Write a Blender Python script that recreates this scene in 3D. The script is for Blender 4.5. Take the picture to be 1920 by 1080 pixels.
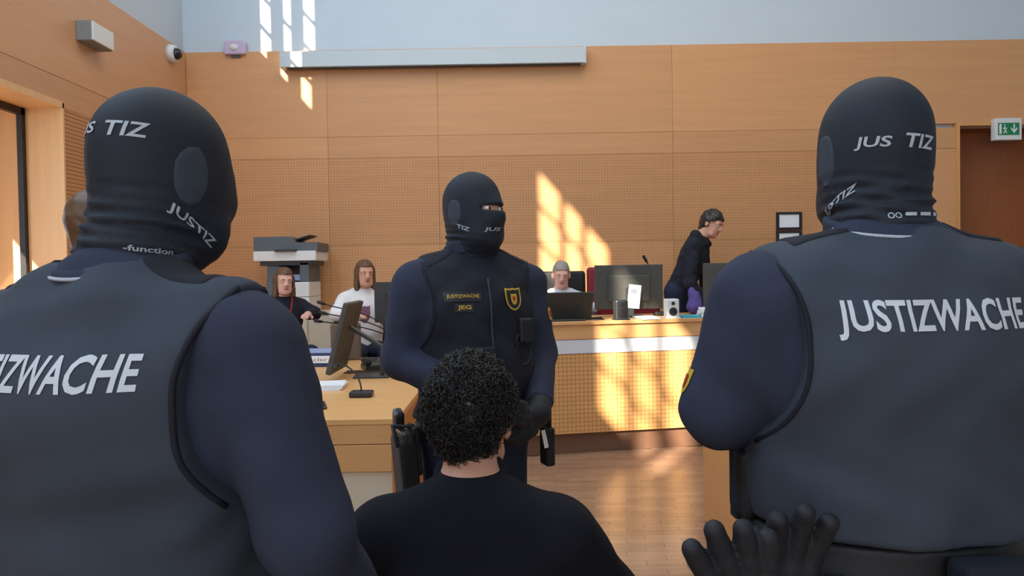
import bpy, bmesh, math, random
import numpy as np
from mathutils import Vector, Matrix
from mathutils.bvhtree import BVHTree

for o in list(bpy.data.objects):
    bpy.data.objects.remove(o)
SC = bpy.context.scene
COL = SC.collection
random.seed(7)
RNG = np.random.default_rng(7)

# ------------------------------------------------------------------ camera
CAMH, FPX = 1.46, 1400.0
ROLL, PITCH = 0.016, 0.0215
fwd = Vector((0, 1, -PITCH)).normalized()
up = Vector((ROLL, PITCH, 1)); up = (up - up.dot(fwd) * fwd).normalized()
rgt = fwd.cross(up)
camd = bpy.data.cameras.new('camera'); cam = bpy.data.objects.new('camera', camd); COL.objects.link(cam)
cam.matrix_world = Matrix(((rgt.x, up.x, -fwd.x, 0), (rgt.y, up.y, -fwd.y, 0), (rgt.z, up.z, -fwd.z, CAMH), (0, 0, 0, 1)))
camd.sensor_width = 36; camd.lens = 36 * FPX / 1920; camd.clip_start = 0.05
SC.camera = cam

def pt(x, y, Y):
    """point on the plane at distance Y that the photo shows at pixel x, y"""
    d = fwd + rgt * ((x - 960) / FPX) - up * ((y - 540) / FPX)
    return Vector((0, 0, CAMH)) + d * (Y / d.y)

# ------------------------------------------------------------------ light
SC.view_settings.view_transform = 'Standard'; SC.view_settings.look = 'None'
SC.view_settings.gamma = 1; SC.view_settings.use_curve_mapping = False
SC.view_settings.exposure = 0.0
W = bpy.data.worlds.new('sky'); SC.world = W; W.use_nodes = True
bg = W.node_tree.nodes['Background']; bg.inputs[0].default_value = (0.62, 0.78, 1.0, 1); bg.inputs[1].default_value = 4.0
SUN = Vector((1, 2, -1.17)).normalized()
sd = bpy.data.lights.new('sun', 'SUN'); sd.energy = 21; sd.angle = math.radians(0.6); sd.color = (1, 0.9, 0.72)
so = bpy.data.objects.new('sun', sd); COL.objects.link(so); so.rotation_euler = SUN.to_track_quat('-Z', 'Y').to_euler()

def area(name, loc, aim, sx, sy, e, col):
    l = bpy.data.lights.new(name, 'AREA'); l.shape = 'RECTANGLE'; l.size = sx; l.size_y = sy; l.energy = e; l.color = col
    o = bpy.data.objects.new(name, l); COL.objects.link(o); o.location = loc
    o.rotation_euler = (Vector(aim) - Vector(loc)).to_track_quat('-Z', 'Y').to_euler()
    return o
area('clerestory_daylight', (-3.55, 3.2, 5.9), (2.0, 4.2, 2.2), 8.5, 2.2, 390, (0.52, 0.76, 1.0))
area('rear_fill', (-0.5, -4.6, 3.2), (0.3, 4, 1.4), 6.0, 3.0, 210, (0.9, 0.95, 1.0))  # added fill from behind the camera for backs and bench front; no window there
area('ceiling_fill', (1.0, 4.2, 7.3), (1.0, 4.6, 0), 4.5, 4.5, 190, (1.0, 0.95, 0.88))  # added weak overhead fill; no lamp fitting hangs here

# ------------------------------------------------------------------ materials
def lin(c):
    r = []
    for v in c:
        v = v / 255
        r.append(v / 12.92 if v <= .04045 else ((v + .055) / 1.055) ** 2.4)
    return (*r, 1)

def base_mat(name, rough=0.6, spec=0.5):
    m = bpy.data.materials.new(name); m.use_nodes = True
    b = m.node_tree.nodes['Principled BSDF']; b.inputs['Roughness'].default_value = rough
    b.inputs['Specular IOR Level'].default_value = spec
    return m, m.node_tree.nodes, m.node_tree.links, b

def mat(name, c, rough=0.6, spec=0.4, vary=0.12, scale=30, bump=0.0, bscale=400, metal=0.0):
    m, N, L, b = base_mat(name, rough, spec)
    b.inputs['Metallic'].default_value = metal
    tc = N.new('ShaderNodeTexCoord'); nz = N.new('ShaderNodeTexNoise'); nz.inputs['Scale'].default_value = scale
    nz.inputs['Detail'].default_value = 4
    L.new(tc.outputs['Object'], nz.inputs['Vector'])
    mx = N.new('ShaderNodeMix'); mx.data_type = 'RGBA'
    c0 = lin(c); mx.inputs[6].default_value = tuple(v * (1 - vary) for v in c0[:3]) + (1,)
    mx.inputs[7].default_value = tuple(min(1, v * (1 + vary)) for v in c0[:3]) + (1,)
    L.new(nz.outputs['Fac'], mx.inputs[0]); L.new(mx.outputs[2], b.inputs['Base Color'])
    if bump:
        n2 = N.new('ShaderNodeTexNoise'); n2.inputs['Scale'].default_value = bscale; L.new(tc.outputs['Object'], n2.inputs['Vector'])
        bp = N.new('ShaderNodeBump'); bp.inputs['Strength'].default_value = bump; bp.inputs['Distance'].default_value = 0.002
        L.new(n2.outputs['Fac'], bp.inputs['Height']); L.new(bp.outputs[0], b.inputs['Normal'])
    return m

def wood(name, c, rough=0.4, axis=0, perf=None, pitch=0.03, dark=0.45, vary=0.10, spec=0.35):
    """veneer: long grain along an axis, slight tint change from piece to piece; perf = axes of the drilled grid"""
    m, N, L, b = base_mat(name, rough, spec)
    tc = N.new('ShaderNodeTexCoord'); mp = N.new('ShaderNodeMapping')
    s = [14, 14, 14]; s[axis] = 0.9
    mp.inputs['Scale'].default_value = s
    gm = N.new('ShaderNodeNewGeometry')
    L.new(gm.outputs['Position'], mp.inputs['Vector'])
    nz = N.new('ShaderNodeTexNoise'); nz.inputs['Scale'].default_value = 1.0; nz.inputs['Detail'].default_value = 6; nz.inputs['Roughness'].default_value = .65
    L.new(mp.outputs[0], nz.inputs['Vector'])
    oi = N.new('ShaderNodeObjectInfo')
    ad = N.new('ShaderNodeMath'); ad.operation = 'MULTIPLY_ADD'; ad.inputs[1].default_value = 0.45; L.new(oi.outputs['Random'], ad.inputs[0]); L.new(nz.outputs['Fac'], ad.inputs[2])
    c0 = lin(c)
    mx = N.new('ShaderNodeMix'); mx.data_type = 'RGBA'
    mx.inputs[6].default_value = tuple(v * (1 - 2.2 * vary) for v in c0[:3]) + (1,)
    mx.inputs[7].default_value = tuple(min(1, v * (1 + vary)) for v in c0[:3]) + (1,)
    L.new(ad.outputs[0], mx.inputs[0])
    out = mx.outputs[2]
    if perf:
        sp = N.new('ShaderNodeSeparateXYZ'); L.new(tc.outputs['Object'], sp.inputs[0])
        prof = []
        for a in perf:
            d = N.new('ShaderNodeMath'); d.operation = 'DIVIDE'; d.inputs[1].default_value = pitch; L.new(sp.outputs[a], d.inputs[0])
            f = N.new('ShaderNodeMath'); f.operation = 'FRACT'; L.new(d.outputs[0], f.inputs[0])
            q = N.new('ShaderNodeMath'); q.operation = 'SUBTRACT'; q.inputs[1].default_value = .5; L.new(f.outputs[0], q.inputs[0])
            ab = N.new('ShaderNodeMath'); ab.operation = 'ABSOLUTE'; L.new(q.outputs[0], ab.inputs[0])
            lt = N.new('ShaderNodeMath'); lt.operation = 'LESS_THAN'; lt.inputs[1].default_value = .17; L.new(ab.outputs[0], lt.inputs[0])
            prof.append(lt)
        sm = N.new('ShaderNodeMath'); sm.operation = 'ADD'; L.new(prof[0].outputs[0], sm.inputs[0])
        if len(prof) > 1: L.new(prof[1].outputs[0], sm.inputs[1])
        else: sm.inputs[1].default_value = 0
        sc = N.new('ShaderNodeMath'); sc.operation = 'MULTIPLY'; sc.inputs[1].default_value = dark; L.new(sm.outputs[0], sc.inputs[0])
        m2 = N.new('ShaderNodeMix'); m2.data_type = 'RGBA'; L.new(sc.outputs[0], m2.inputs[0]); L.new(out, m2.inputs[6])
        m2.inputs[7].default_value = (0.09, 0.035, 0.012, 1); out = m2.outputs[2]
    L.new(out, b.inputs['Base Color'])
    return m

M = {}
M['wood'] = wood('wall_veneer', (206, 152, 104), .45, 0)
M['wood_perf'] = wood('drilled_veneer', (206, 150, 101), .5, 0, perf=(0, 2), pitch=.032, dark=.16)
M['wood_side'] = wood('side_veneer', (202, 152, 112), .45, 1)
M['wood_slot'] = wood('slotted_veneer', (196, 140, 95), .5, 1, perf=(2,), pitch=.034, dark=.5)
M['reveal'] = wood('reveal_veneer', (226, 182, 132), .4, 2)
M['bench'] = wood('bench_veneer', (218, 166, 110), .4, 0)
M['bench_perf'] = wood('bench_drilled', (224, 168, 106), .5, 0, perf=(0, 2), pitch=.034, dark=.22)
M['plinth'] = wood('plinth_wood', (112, 82, 64), .45, 0)
M['table'] = wood('table_veneer', (216, 166, 108), .35, 0)
M['table_side'] = wood('table_side_veneer', (190, 120, 62), .4, 2)
M['table_right'] = wood('desk_veneer', (216, 158, 100), .42, 1)
M['parquet'] = wood('oak_parquet', (150, 116, 92), .22, 0, vary=.2, spec=.5)
M['door'] = wood('door_veneer', (150, 88, 48), .45, 2)
M['doortrim'] = wood('door_trim', (214, 160, 100), .45, 2)
M['white_wall'] = mat('white_plaster', (198, 209, 217), .85, .2, .03, 3)
M['ceiling'] = mat('ceiling_white', (225, 225, 222), .9, .2, .02, 3)
M['cream'] = mat('cream_laminate', (216, 205, 182), .5, .4, .03, 4)
M['strip'] = mat('white_strip', (214, 216, 220), .4, .5, .02, 5)
M['case'] = mat('screen_case_white', (192, 202, 206), .45, .5, .02, 5)
M['grey_box'] = mat('speaker_grey', (128, 132, 132), .5, .4, .05, 20)
M['white_pl'] = mat('white_plastic', (222, 222, 220), .4, .5, .03, 20)
M['dark_pl'] = mat('dark_plastic', (38, 40, 43), .4, .5, .1, 30)
M['grey_pl'] = mat('slate_plastic', (82, 92, 98), .45, .5, .06, 20)
M['screen'] = mat('screen_black', (22, 24, 28), .15, .6, .05, 10)
M['monitor_back'] = mat('monitor_back_grey', (66, 66, 62), .5, .5, .08, 12)
M['metal'] = mat('dark_metal', (70, 74, 76), .35, .5, .05, 20, metal=.6)
M['black_fr'] = mat('black_frame', (26, 25, 26), .4, .5, .1, 20)
M['vest'] = mat('vest_fabric', (56, 63, 74), .8, .25, .10, 18, .25, 900)
M['vest_dark'] = mat('vest_trim', (28, 31, 40), .8, .25, .1, 18, .25, 900)
M['sleeve'] = mat('navy_knit', (48, 53, 70), .85, .2, .10, 16, .25, 1200)
M['trouser'] = mat('navy_trousers', (38, 43, 62), .85, .2, .1, 16, .2, 900)
M['hood'] = mat('balaclava_knit', (31, 37, 47), .7, .3, .12, 22, .25, 1400)
M['mesh_patch'] = mat('ear_mesh', (58, 66, 76), .8, .25, .18, 260, .4, 1200)
M['black'] = mat('black_nylon', (22, 23, 27), .6, .4, .12, 30, .2, 700)
M['glove'] = mat('black_glove', (26, 28, 33), .65, .4, .15, 40, .3, 500)
M['print'] = mat('reflective_print', (190, 196, 202), .5, .5, .05, 60)
M['print_dim'] = mat('woven_print', (170, 178, 186), .7, .3, .15, 200)
M['gold'] = mat('gold_thread', (196, 160, 52), .6, .4, .15, 150)
M['red'] = mat('red_thread', (170, 40, 40), .7, .3, .1, 100)
M['bluepatch'] = mat('blue_emblem', (28, 82, 150), .6, .3, .1, 100)
M['polo'] = mat('black_cotton', (24, 25, 32), .9, .15, .12, 20, .25, 1000)
M['skin'] = mat('skin', (205, 152, 126), .55, .35, .06, 25)
M['skin2'] = mat('skin_pink', (214, 164, 146), .55, .35, .06, 25)
M['lips'] = mat('lips', (160, 88, 80), .5, .4, .05, 40)
M['eye_w'] = mat('eye_white', (225, 222, 215), .3, .5, .02, 40)
M['eye_d'] = mat('iris_dark', (40, 28, 22), .2, .5, .05, 40)
M['hair_b'] = mat('black_hair', (26, 23, 22), .42, .5, .3, 90)
M['hair_br'] = mat('brown_hair', (96, 70, 48), .5, .4, .3, 90)
M['hair_g'] = mat('grey_hair', (150, 140, 132), .55, .4, .2, 90)
M['tshirt'] = mat('white_cotton', (226, 222, 222), .85, .2, .04, 25)
M['shirt_lb'] = mat('pale_shirt', (205, 214, 228), .8, .2, .04, 25)
M['hoodie'] = mat('charcoal_fleece', (40, 41, 50), .9, .15, .1, 25, .2, 700)
M['jeans'] = mat('dark_denim', (40, 46, 66), .85, .2, .1, 40)
M['maroon'] = mat('maroon_leather', (128, 26, 38), .5, .4, .08, 25)
M['paper'] = mat('paper_white', (232, 234, 236), .7, .3, .02, 20)
M['binder'] = mat('binder_blue', (42, 56, 98), .5, .4, .08, 25)
M['binder_top'] = mat('binder_light_blue', (150, 168, 208), .5, .4, .05, 25)
M['cyan'] = mat('cyan_card', (60, 170, 190), .6, .3, .05, 25)
M['purple'] = mat('violet_cloth', (92, 78, 140), .8, .2, .1, 25)
M['taupe'] = mat('taupe_fabric', (112, 94, 80), .8, .2, .1, 60)
M['green'] = mat('sign_green', (20, 128, 78), .5, .4, .03, 40)
M['sensor'] = mat('pale_mauve_plastic', (196, 176, 204), .4, .5, .08, 40)
m, N, L, b = base_mat('window_glass', .02)
tr = N.new('ShaderNodeBsdfTransparent'); gl = N.new('ShaderNodeBsdfGlossy'); gl.inputs['Roughness'].default_value = .02
mxs = N.new('ShaderNodeMixShader'); mxs.inputs[0].default_value = .06
L.new(tr.outputs[0], mxs.inputs[1]); L.new(gl.outputs[0], mxs.inputs[2]); L.new(mxs.outputs[0], N['Material Output'].inputs[0]); M['glass'] = m

# ------------------------------------------------------------------ helpers
def tag(o, label=None, cat=None, group=None, kind=None):
    for k, v in (('label', label), ('category', cat), ('group', group), ('kind', kind)):
        if v: o[k] = v
    return o

def link(name, me, m=None, parent=None):
    o = bpy.data.objects.new(name, me); COL.objects.link(o)
    if me and m: me.materials.clear(); me.materials.append(M[m] if isinstance(m, str) else m)
    if parent: o.parent = parent
    return o

def empty(name, loc=(0, 0, 0), rz=0.0, **kw):
    o = bpy.data.objects.new(name, None); COL.objects.link(o); o.location = loc; o.rotation_euler = (0, 0, rz)
    o.empty_display_size = .1
    return tag(o, **kw)

def bm_box(bm, lo, hi, bevel=0.0, seg=1):
    r = bmesh.ops.create_cube(bm, size=1)
    lo, hi = Vector(lo), Vector(hi); c = (lo + hi) / 2; d = hi - lo
    for v in r['verts']: v.co = Vector((v.co.x * d.x, v.co.y * d.y, v.co.z * d.z)) + c
    if bevel:
        es = list({e for v in r['verts'] for e in v.link_edges})
        bmesh.ops.bevel(bm, geom=es, offset=bevel, segments=seg, affect='EDGES', profile=.5)

def from_bm(name, bm, m, parent=None, smooth=False):
    me = bpy.data.meshes.new(name); bmesh.ops.recalc_face_normals(bm, faces=bm.faces); bm.to_mesh(me); bm.free()
    if smooth: me.polygons.foreach_set('use_smooth', [True] * len(me.polygons))
    return link(name, me, m, parent)

def box(name, lo, hi, m, parent=None, bevel=0.0, seg=1):
    bm = bmesh.new(); bm_box(bm, lo, hi, bevel, seg); return from_bm(name, bm, m, parent)

def slab(name, size, mtx, m, parent=None, bevel=0.0, seg=1):
    """box of a size centred on a matrix"""
    bm = bmesh.new(); s = Vector(size) / 2; bm_box(bm, -s, s, bevel, seg); bm.transform(mtx); return from_bm(name, bm, m, parent)

def poly_prism(name, pts2, z0, z1, m, parent=None, mtx=None):
    bm = bmesh.new(); a = [bm.verts.new((x, y, z0)) for x, y in pts2]; b2 = [bm.verts.new((x, y, z1)) for x, y in pts2]
    n = len(pts2); bm.faces.new(a); bm.faces.new(b2[::-1])
    for i in range(n): bm.faces.new((a[i], a[(i + 1) % n], b2[(i + 1) % n], b2[i]))
    if mtx: bm.transform(mtx)
    return from_bm(name, bm, m, parent)

def bm_tube(bm, pts, rad, sides=8):
    pts = [Vector(p) for p in pts]; rings = []
    if not hasattr(rad, '__len__'): rad = [rad] * len(pts)
    nrm = None
    for i, p in enumerate(pts):
        t = (pts[min(i + 1, len(pts) - 1)] - pts[max(i - 1, 0)]).normalized()
        if nrm is None: nrm = t.orthogonal().normalized()
        nrm = (nrm - nrm.dot(t) * t)
        nrm = nrm.normalized() if nrm.length > 1e-6 else t.orthogonal().normalized()
        bn = t.cross(nrm)
        rings.append([bm.verts.new(p + (nrm * math.cos(2 * math.pi * k / sides) + bn * math.sin(2 * math.pi * k / sides)) * rad[i]) for k in range(sides)])
    for a, c in zip(rings, rings[1:]):
        for k in range(sides): bm.faces.new((a[k], a[(k + 1) % sides], c[(k + 1) % sides], c[k]))
    bm.faces.new(rings[0][::-1]); bm.faces.new(rings[-1])

def tube(name, pts, rad, m, parent=None, sides=8):
    bm = bmesh.new(); bm_tube(bm, pts, rad, sides); return from_bm(name, bm, m, parent, True)

def bez(a, b, c, d, n=12):
    a, b, c, d = map(Vector, (a, b, c, d)); r = []
    for i in range(n + 1):
        t = i / n; r.append(a * (1 - t) ** 3 + b * 3 * t * (1 - t) ** 2 + c * 3 * t * t * (1 - t) + d * t ** 3)
    return r

def ellipsoid(name, c, r, m, parent=None, rot=None, sub=2):
    bm = bmesh.new(); bmesh.ops.create_icosphere(bm, subdivisions=sub, radius=1)
    mt = Matrix.Translation(c) @ (rot.to_4x4() if rot else Matrix.Identity(4)) @ Matrix.Diagonal((*r, 1))
    bm.transform(mt); return from_bm(name, bm, m, parent, True)

# ------------------------------------------------------------------ smooth solids: distance field + surface nets
class Cap:
    def __init__(s, a, b, r1, r2, k=.03, flat=1.0): s.a, s.b, s.r1, s.r2, s.k, s.f = np.array(a, float), np.array(b, float), r1, r2, k, flat
    def bb(s):
        r = max(s.r1, s.r2); return np.minimum(s.a, s.b) - r, np.maximum(s.a, s.b) + r
    def ev(s, X, Y, Z):
        f = s.f; a = s.a * (1, f, 1); d = s.b * (1, f, 1) - a; L = max(d @ d, 1e-9)
        x, y, z = X - a[0], Y * f - a[1], Z - a[2]
        t = np.clip((x * d[0] + y * d[1] + z * d[2]) / L, 0, 1)
        return np.sqrt((x - t * d[0]) ** 2 + (y - t * d[1]) ** 2 + (z - t * d[2]) ** 2) - (s.r1 + (s.r2 - s.r1) * t)
class Ell:
    def __init__(s, c, r, k=.03, R=None): s.c, s.r, s.k, s.R = np.array(c, float), np.array(r, float), k, (None if R is None else np.array(R, float))
    def bb(s):
        r = s.r if s.R is None else np.ones(3) * s.r.max(); return s.c - r, s.c + r
    def ev(s, X, Y, Z):
        x, y, z = X - s.c[0], Y - s.c[1], Z - s.c[2]
        if s.R is not None:
            R = s.R; x, y, z = R[0, 0] * x + R[1, 0] * y + R[2, 0] * z, R[0, 1] * x + R[1, 1] * y + R[2, 1] * z, R[0, 2] * x + R[1, 2] * y + R[2, 2] * z
        a, b_, c = s.r
        k0 = np.sqrt((x / a) ** 2 + (y / b_) ** 2 + (z / c) ** 2); k1 = np.sqrt((x / a ** 2) ** 2 + (y / b_ ** 2) ** 2 + (z / c ** 2) ** 2)
        return k0 * (k0 - 1) / np.maximum(k1, 1e-6)

class Field:
    def __init__(s, prims, h, lo=None, hi=None, pad=.05):
        bl = np.min([p.bb()[0] for p in prims], 0) - pad; bh = np.max([p.bb()[1] for p in prims], 0) + pad
        if lo is not None: bl = np.maximum(bl, lo)
        if hi is not None: bh = np.minimum(bh, hi)
        s.o, s.h = bl, h; s.n = np.maximum(((bh - bl) / h).astype(int) + 1, 4)
        s.ax = [(bl[i] + h * np.arange(s.n[i])).astype(np.float32) for i in range(3)]
        s.X, s.Y, s.Z = s.ax[0][:, None, None], s.ax[1][None, :, None], s.ax[2][None, None, :]
        s.F = np.full(s.n, .2, np.float32)
        for p in prims:
            a, b_ = p.bb(); m = .06 + p.k
            i0 = np.clip(((a - m - bl) / h).astype(int), 0, s.n); i1 = np.clip(((b_ + m - bl) / h).astype(int) + 2, 0, s.n)
            if (i1 <= i0).any(): continue
            sl = tuple(slice(i0[i], i1[i]) for i in range(3))
            d = p.ev(s.X[sl[0]], s.Y[:, sl[1]], s.Z[:, :, sl[2]]).astype(np.float32)
            f = s.F[sl]; hh = np.maximum(p.k - np.abs(d - f), 0) / p.k
            s.F[sl] = np.minimum(d, f) - hh * hh * p.k * .25
    def wrinkle(s, amp, freq, seed=0, mask=None):
        r = np.random.default_rng(seed); w = 0
        for i in range(5):
            v = r.normal(size=3); v /= np.linalg.norm(v); f = freq * r.uniform(.6, 1.7)
            w = w + np.sin((s.X * v[0] + s.Y * v[1] + s.Z * v[2]) * f + r.uniform(0, 6) + 1.3 * np.sin(s.Z * f * .4 + i))
        w = w * (amp / 2.5)
        s.F = s.F + (w if mask is None else w * mask).astype(np.float32)
        return s

def nets(F, o, h):
    S = F < 0
    nx, ny, nz = F.shape
    cor = [(i, j, k) for i in (0, 1) for j in (0, 1) for k in (0, 1)]
    cnt = np.zeros((nx - 1, ny - 1, nz - 1), np.int8)
    for i, j, k in cor: cnt += S[i:nx - 1 + i, j:ny - 1 + j, k:nz - 1 + k]
    act = np.argwhere((cnt > 0) & (cnt < 8))
    if len(act) == 0: return np.zeros((0, 3)), np.zeros((0, 4), int)
    idx = np.full(cnt.shape, -1, np.int32); idx[tuple(act.T)] = np.arange(len(act))
    V = {c: F[act[:, 0] + c[0], act[:, 1] + c[1], act[:, 2] + c[2]] for c in cor}
    P = np.zeros((len(act), 3)); C = np.zeros(len(act))
    for c in cor:
        for a in range(3):
            if c[a]: continue
            e = list(c); e[a] = 1; e = tuple(e); fa, fb = V[c], V[e]
            mk = (fa < 0) != (fb < 0); t = np.where(mk, fa / np.where(mk, fa - fb, 1), 0)
            q = np.tile(np.array(c, float), (len(act), 1)); q[:, a] += t
            P += q * mk[:, None]; C += mk
    P = (P / C[:, None] + act) * h + o
    Q = []
    for a in range(3):
        b_, c_ = (a + 1) % 3, (a + 2) % 3
        s0 = [slice(1, -1)] * 3; s0[a] = slice(0, -1); s1 = [slice(1, -1)] * 3; s1[a] = slice(1, None)
        A, B = S[tuple(s0)], S[tuple(s1)]
        off = np.ones(3, int); off[a] = 0
        for flip in (0, 1):
            e = np.argwhere((A & ~B) if not flip else (~A & B)) + off
            if len(e) == 0: continue
            def cell(db, dc):
                q = e.copy(); q[:, b_] -= db; q[:, c_] -= dc; return idx[tuple(q.T)]
            quad = np.stack([cell(1, 1), cell(0, 1), cell(0, 0), cell(1, 0)], 1)
            Q.append(quad[:, ::-1] if flip else quad)
    Q = np.concatenate(Q); return P, Q[(Q >= 0).all(1)]

def mesh_np(name, P, Q, m, parent=None):
    me = bpy.data.meshes.new(name)
    me.vertices.add(len(P)); me.vertices.foreach_set('co', P.astype(np.float32).ravel())
    n = Q.shape[1]
    me.loops.add(Q.size); me.loops.foreach_set('vertex_index', Q.astype(np.int32).ravel())
    me.polygons.add(len(Q)); me.polygons.foreach_set('loop_start', np.arange(0, Q.size, n, dtype=np.int32))
    me.polygons.foreach_set('use_smooth', np.ones(len(Q), bool))
    me.update(calc_edges=True); me.validate()
    return link(name, me, m, parent)

def solid(name, F, fld, m, parent, smooth=1):
    F = F.copy(); F[0] = F[-1] = .1; F[:, 0] = F[:, -1] = .1; F[:, :, 0] = F[:, :, -1] = .1
    P, Q = nets(F, fld.o, fld.h)
    for _ in range(smooth):
        acc = np.zeros_like(P); c = np.zeros(len(P))
        for i in range(4):
            j = (i + 1) % 4
            np.add.at(acc, Q[:, i], P[Q[:, j]]); np.add.at(acc, Q[:, j], P[Q[:, i]]); np.add.at(c, Q[:, i], 1); np.add.at(c, Q[:, j], 1)
        P = P * .45 + acc / np.maximum(c, 1)[:, None] * .55
    o = mesh_np(name, P, Q, m, parent); o['_n'] = 0; del o['_n']
    return o, (P, Q)

def bvh(pq): return BVHTree.FromPolygons([tuple(v) for v in pq[0]], [tuple(map(int, q)) for q in pq[1]])

# lettering: outline font turned into a mesh, cut fine, laid on a surface along rays
def text_mesh(s, bold=.02, shear=0.0, spacing=1.0):
    cu = bpy.data.curves.new('t', 'FONT'); cu.body = s; cu.size = 1; cu.offset = bold; cu.align_x = 'CENTER'; cu.align_y = 'CENTER'
    cu.shear = shear; cu.space_character = spacing; cu.resolution_u = 3
    o = bpy.data.objects.new('t', cu); COL.objects.link(o)
    dg = bpy.context.evaluated_depsgraph_get(); dg.update()
    me = bpy.data.meshes.new_from_object(o.evaluated_get(dg)); bpy.data.objects.remove(o); bpy.data.curves.remove(cu)
    bm = bmesh.new(); bm.from_mesh(me); bpy.data.meshes.remove(me)
    xs = [v.co.x for v in bm.verts]; ys = [v.co.y for v in bm.verts]
    cx, cy = (min(xs) + max(xs)) / 2, (min(ys) + max(ys)) / 2; w, h = max(xs) - min(xs), max(ys) - min(ys)
    for v in bm.verts: v.co = Vector(((v.co.x - cx) / w, (v.co.y - cy) / h, 0))
    return bm

def decal(name, s, width, height, ray, tree, m, parent, lift=.0015, nx=24, bold=.02, shear=0.0, spacing=1.0):
    bm = text_mesh(s, bold, shear, spacing)
    for i in range(1, nx): bmesh.ops.bisect_plane(bm, geom=bm.verts[:] + bm.edges[:] + bm.faces[:], plane_co=(-.5 + i / nx, 0, 0), plane_no=(1, 0, 0))
    for i in range(1, 4): bmesh.ops.bisect_plane(bm, geom=bm.verts[:] + bm.edges[:] + bm.faces[:], plane_co=(0, -.5 + i / 4, 0), plane_no=(0, 1, 0))
    for v in bm.verts:
        o, d = ray(v.co.x * width, v.co.y * height); d = d.normalized()
        hit = tree.ray_cast(o, d)
        v.co = (hit[0] - d * lift) if hit[0] is not None else o + d * .9
    me = bpy.data.meshes.new(name); bm.to_mesh(me); bm.free()
    return link(name, me, m, parent)

# ------------------------------------------------------------------ people
def rotz(a): return Matrix.Rotation(a, 3, 'Z')

def hand(wr, d, n, side, curl=.5, g=1.0, spread=0.0):
    """palm, four fingers and a thumb; d along the hand, n out of the palm, side +1/-1 where the thumb leaves"""
    wr, d, n = Vector(wr), Vector(d).normalized(), Vector(n); n = (n - n.dot(d) * d).normalized(); lat = d.cross(n) * side
    P = []
    for i, (l, off) in enumerate(((.072, .030), (.080, .010), (.074, -.010), (.058, -.028))):
        kn = wr + d * (.088 - .004 * abs(i - 1)) * g + lat * off * g
        P.append(Cap(wr + d * .012 + lat * off * .6, kn, .016 * g, .0125 * g, .012))
        dd = (d + lat * off * spread).normalized(); p = kn
        for sgm, fr in enumerate((.45, .3, .25)):
            ang = curl * (.7 + .25 * sgm); dd = (dd * math.cos(ang) + n * math.sin(ang)).normalized() if sgm == 0 else (Matrix.Rotation(ang, 3, dd.cross(n).normalized()) @ dd if dd.cross(n).length > .05 else dd)
            q = p + dd * l * fr * g; P.append(Cap(p, q, (.0098 - .0007 * sgm) * g, (.0092 - .0007 * sgm) * g, .004)); p = q
    a = wr + d * .025 * g + lat * .02 * g; b_ = a + (d * .55 + lat * .7 + n * .35).normalized() * .045 * g; c = b_ + (d * .9 + lat * .1 + n * .45).normalized() * .035 * g
    P += [Cap(a, b_, .015 * g, .0115 * g, .012), Cap(b_, c, .011 * g, .009 * g, .004)]
    return P

def head_prims(c, R, ears=True, nose=True, soft=.02):
    def T(x, y, z): return np.array(c) + np.array(R @ Vector((x, y, z)))
    Rn = np.array(R)
    P = [Ell(T(0, -.012, .03), (.077, .097, .09), soft, Rn), Ell(T(0, .028, -.035), (.062, .07, .088), soft, Rn),
         Cap(T(-.03, .05, -.088), T(.03, .05, -.088), .03, .03, .025), Ell(T(0, .068, -.1), (.026, .024, .022), .02, Rn),
         ]
    if ears: P.append(Cap(T(-.04, .078, .022), T(.04, .078, .022), .016, .016, .02))
    if nose: P += [Cap(T(0, .094, .012), T(0, .112, -.026), .009, .0145, .014), Cap(T(-.013, .1, -.03), T(.013, .1, -.03), .009, .009, .01)]
    if ears: P += [Ell(T(s * .08, -.008, -.012), (.012, .021, .033), .01, Rn) for s in (-1, 1)]
    return P

def face(c, R, parent, hair):
    def T(x, y, z): return Vector(c) + R @ Vector((x, y, z))
    for s in (-1, 1):
        e = ellipsoid('eye', T(s * .031, .0845, .0), (.0125, .01, .0075), 'eye_w', parent, R, 2)
        ellipsoid('iris', T(s * .031, .0925, .0), (.0058, .004, .0058), 'eye_d', e, R, 1)
        if hair: tube('eyebrow', [T(s * .014, .098, .02), T(s * .032, .096, .026), T(s * .05, .082, .02)], [.003, .004, .002], hair, parent, 6)
    if hair: tube('mouth', [T(-.024, .085, -.066), T(-.008, .097, -.062), T(.008, .097, -.062), T(.024, .085, -.066)], [.002, .005, .005, .002], 'lips', parent, 6)

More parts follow.
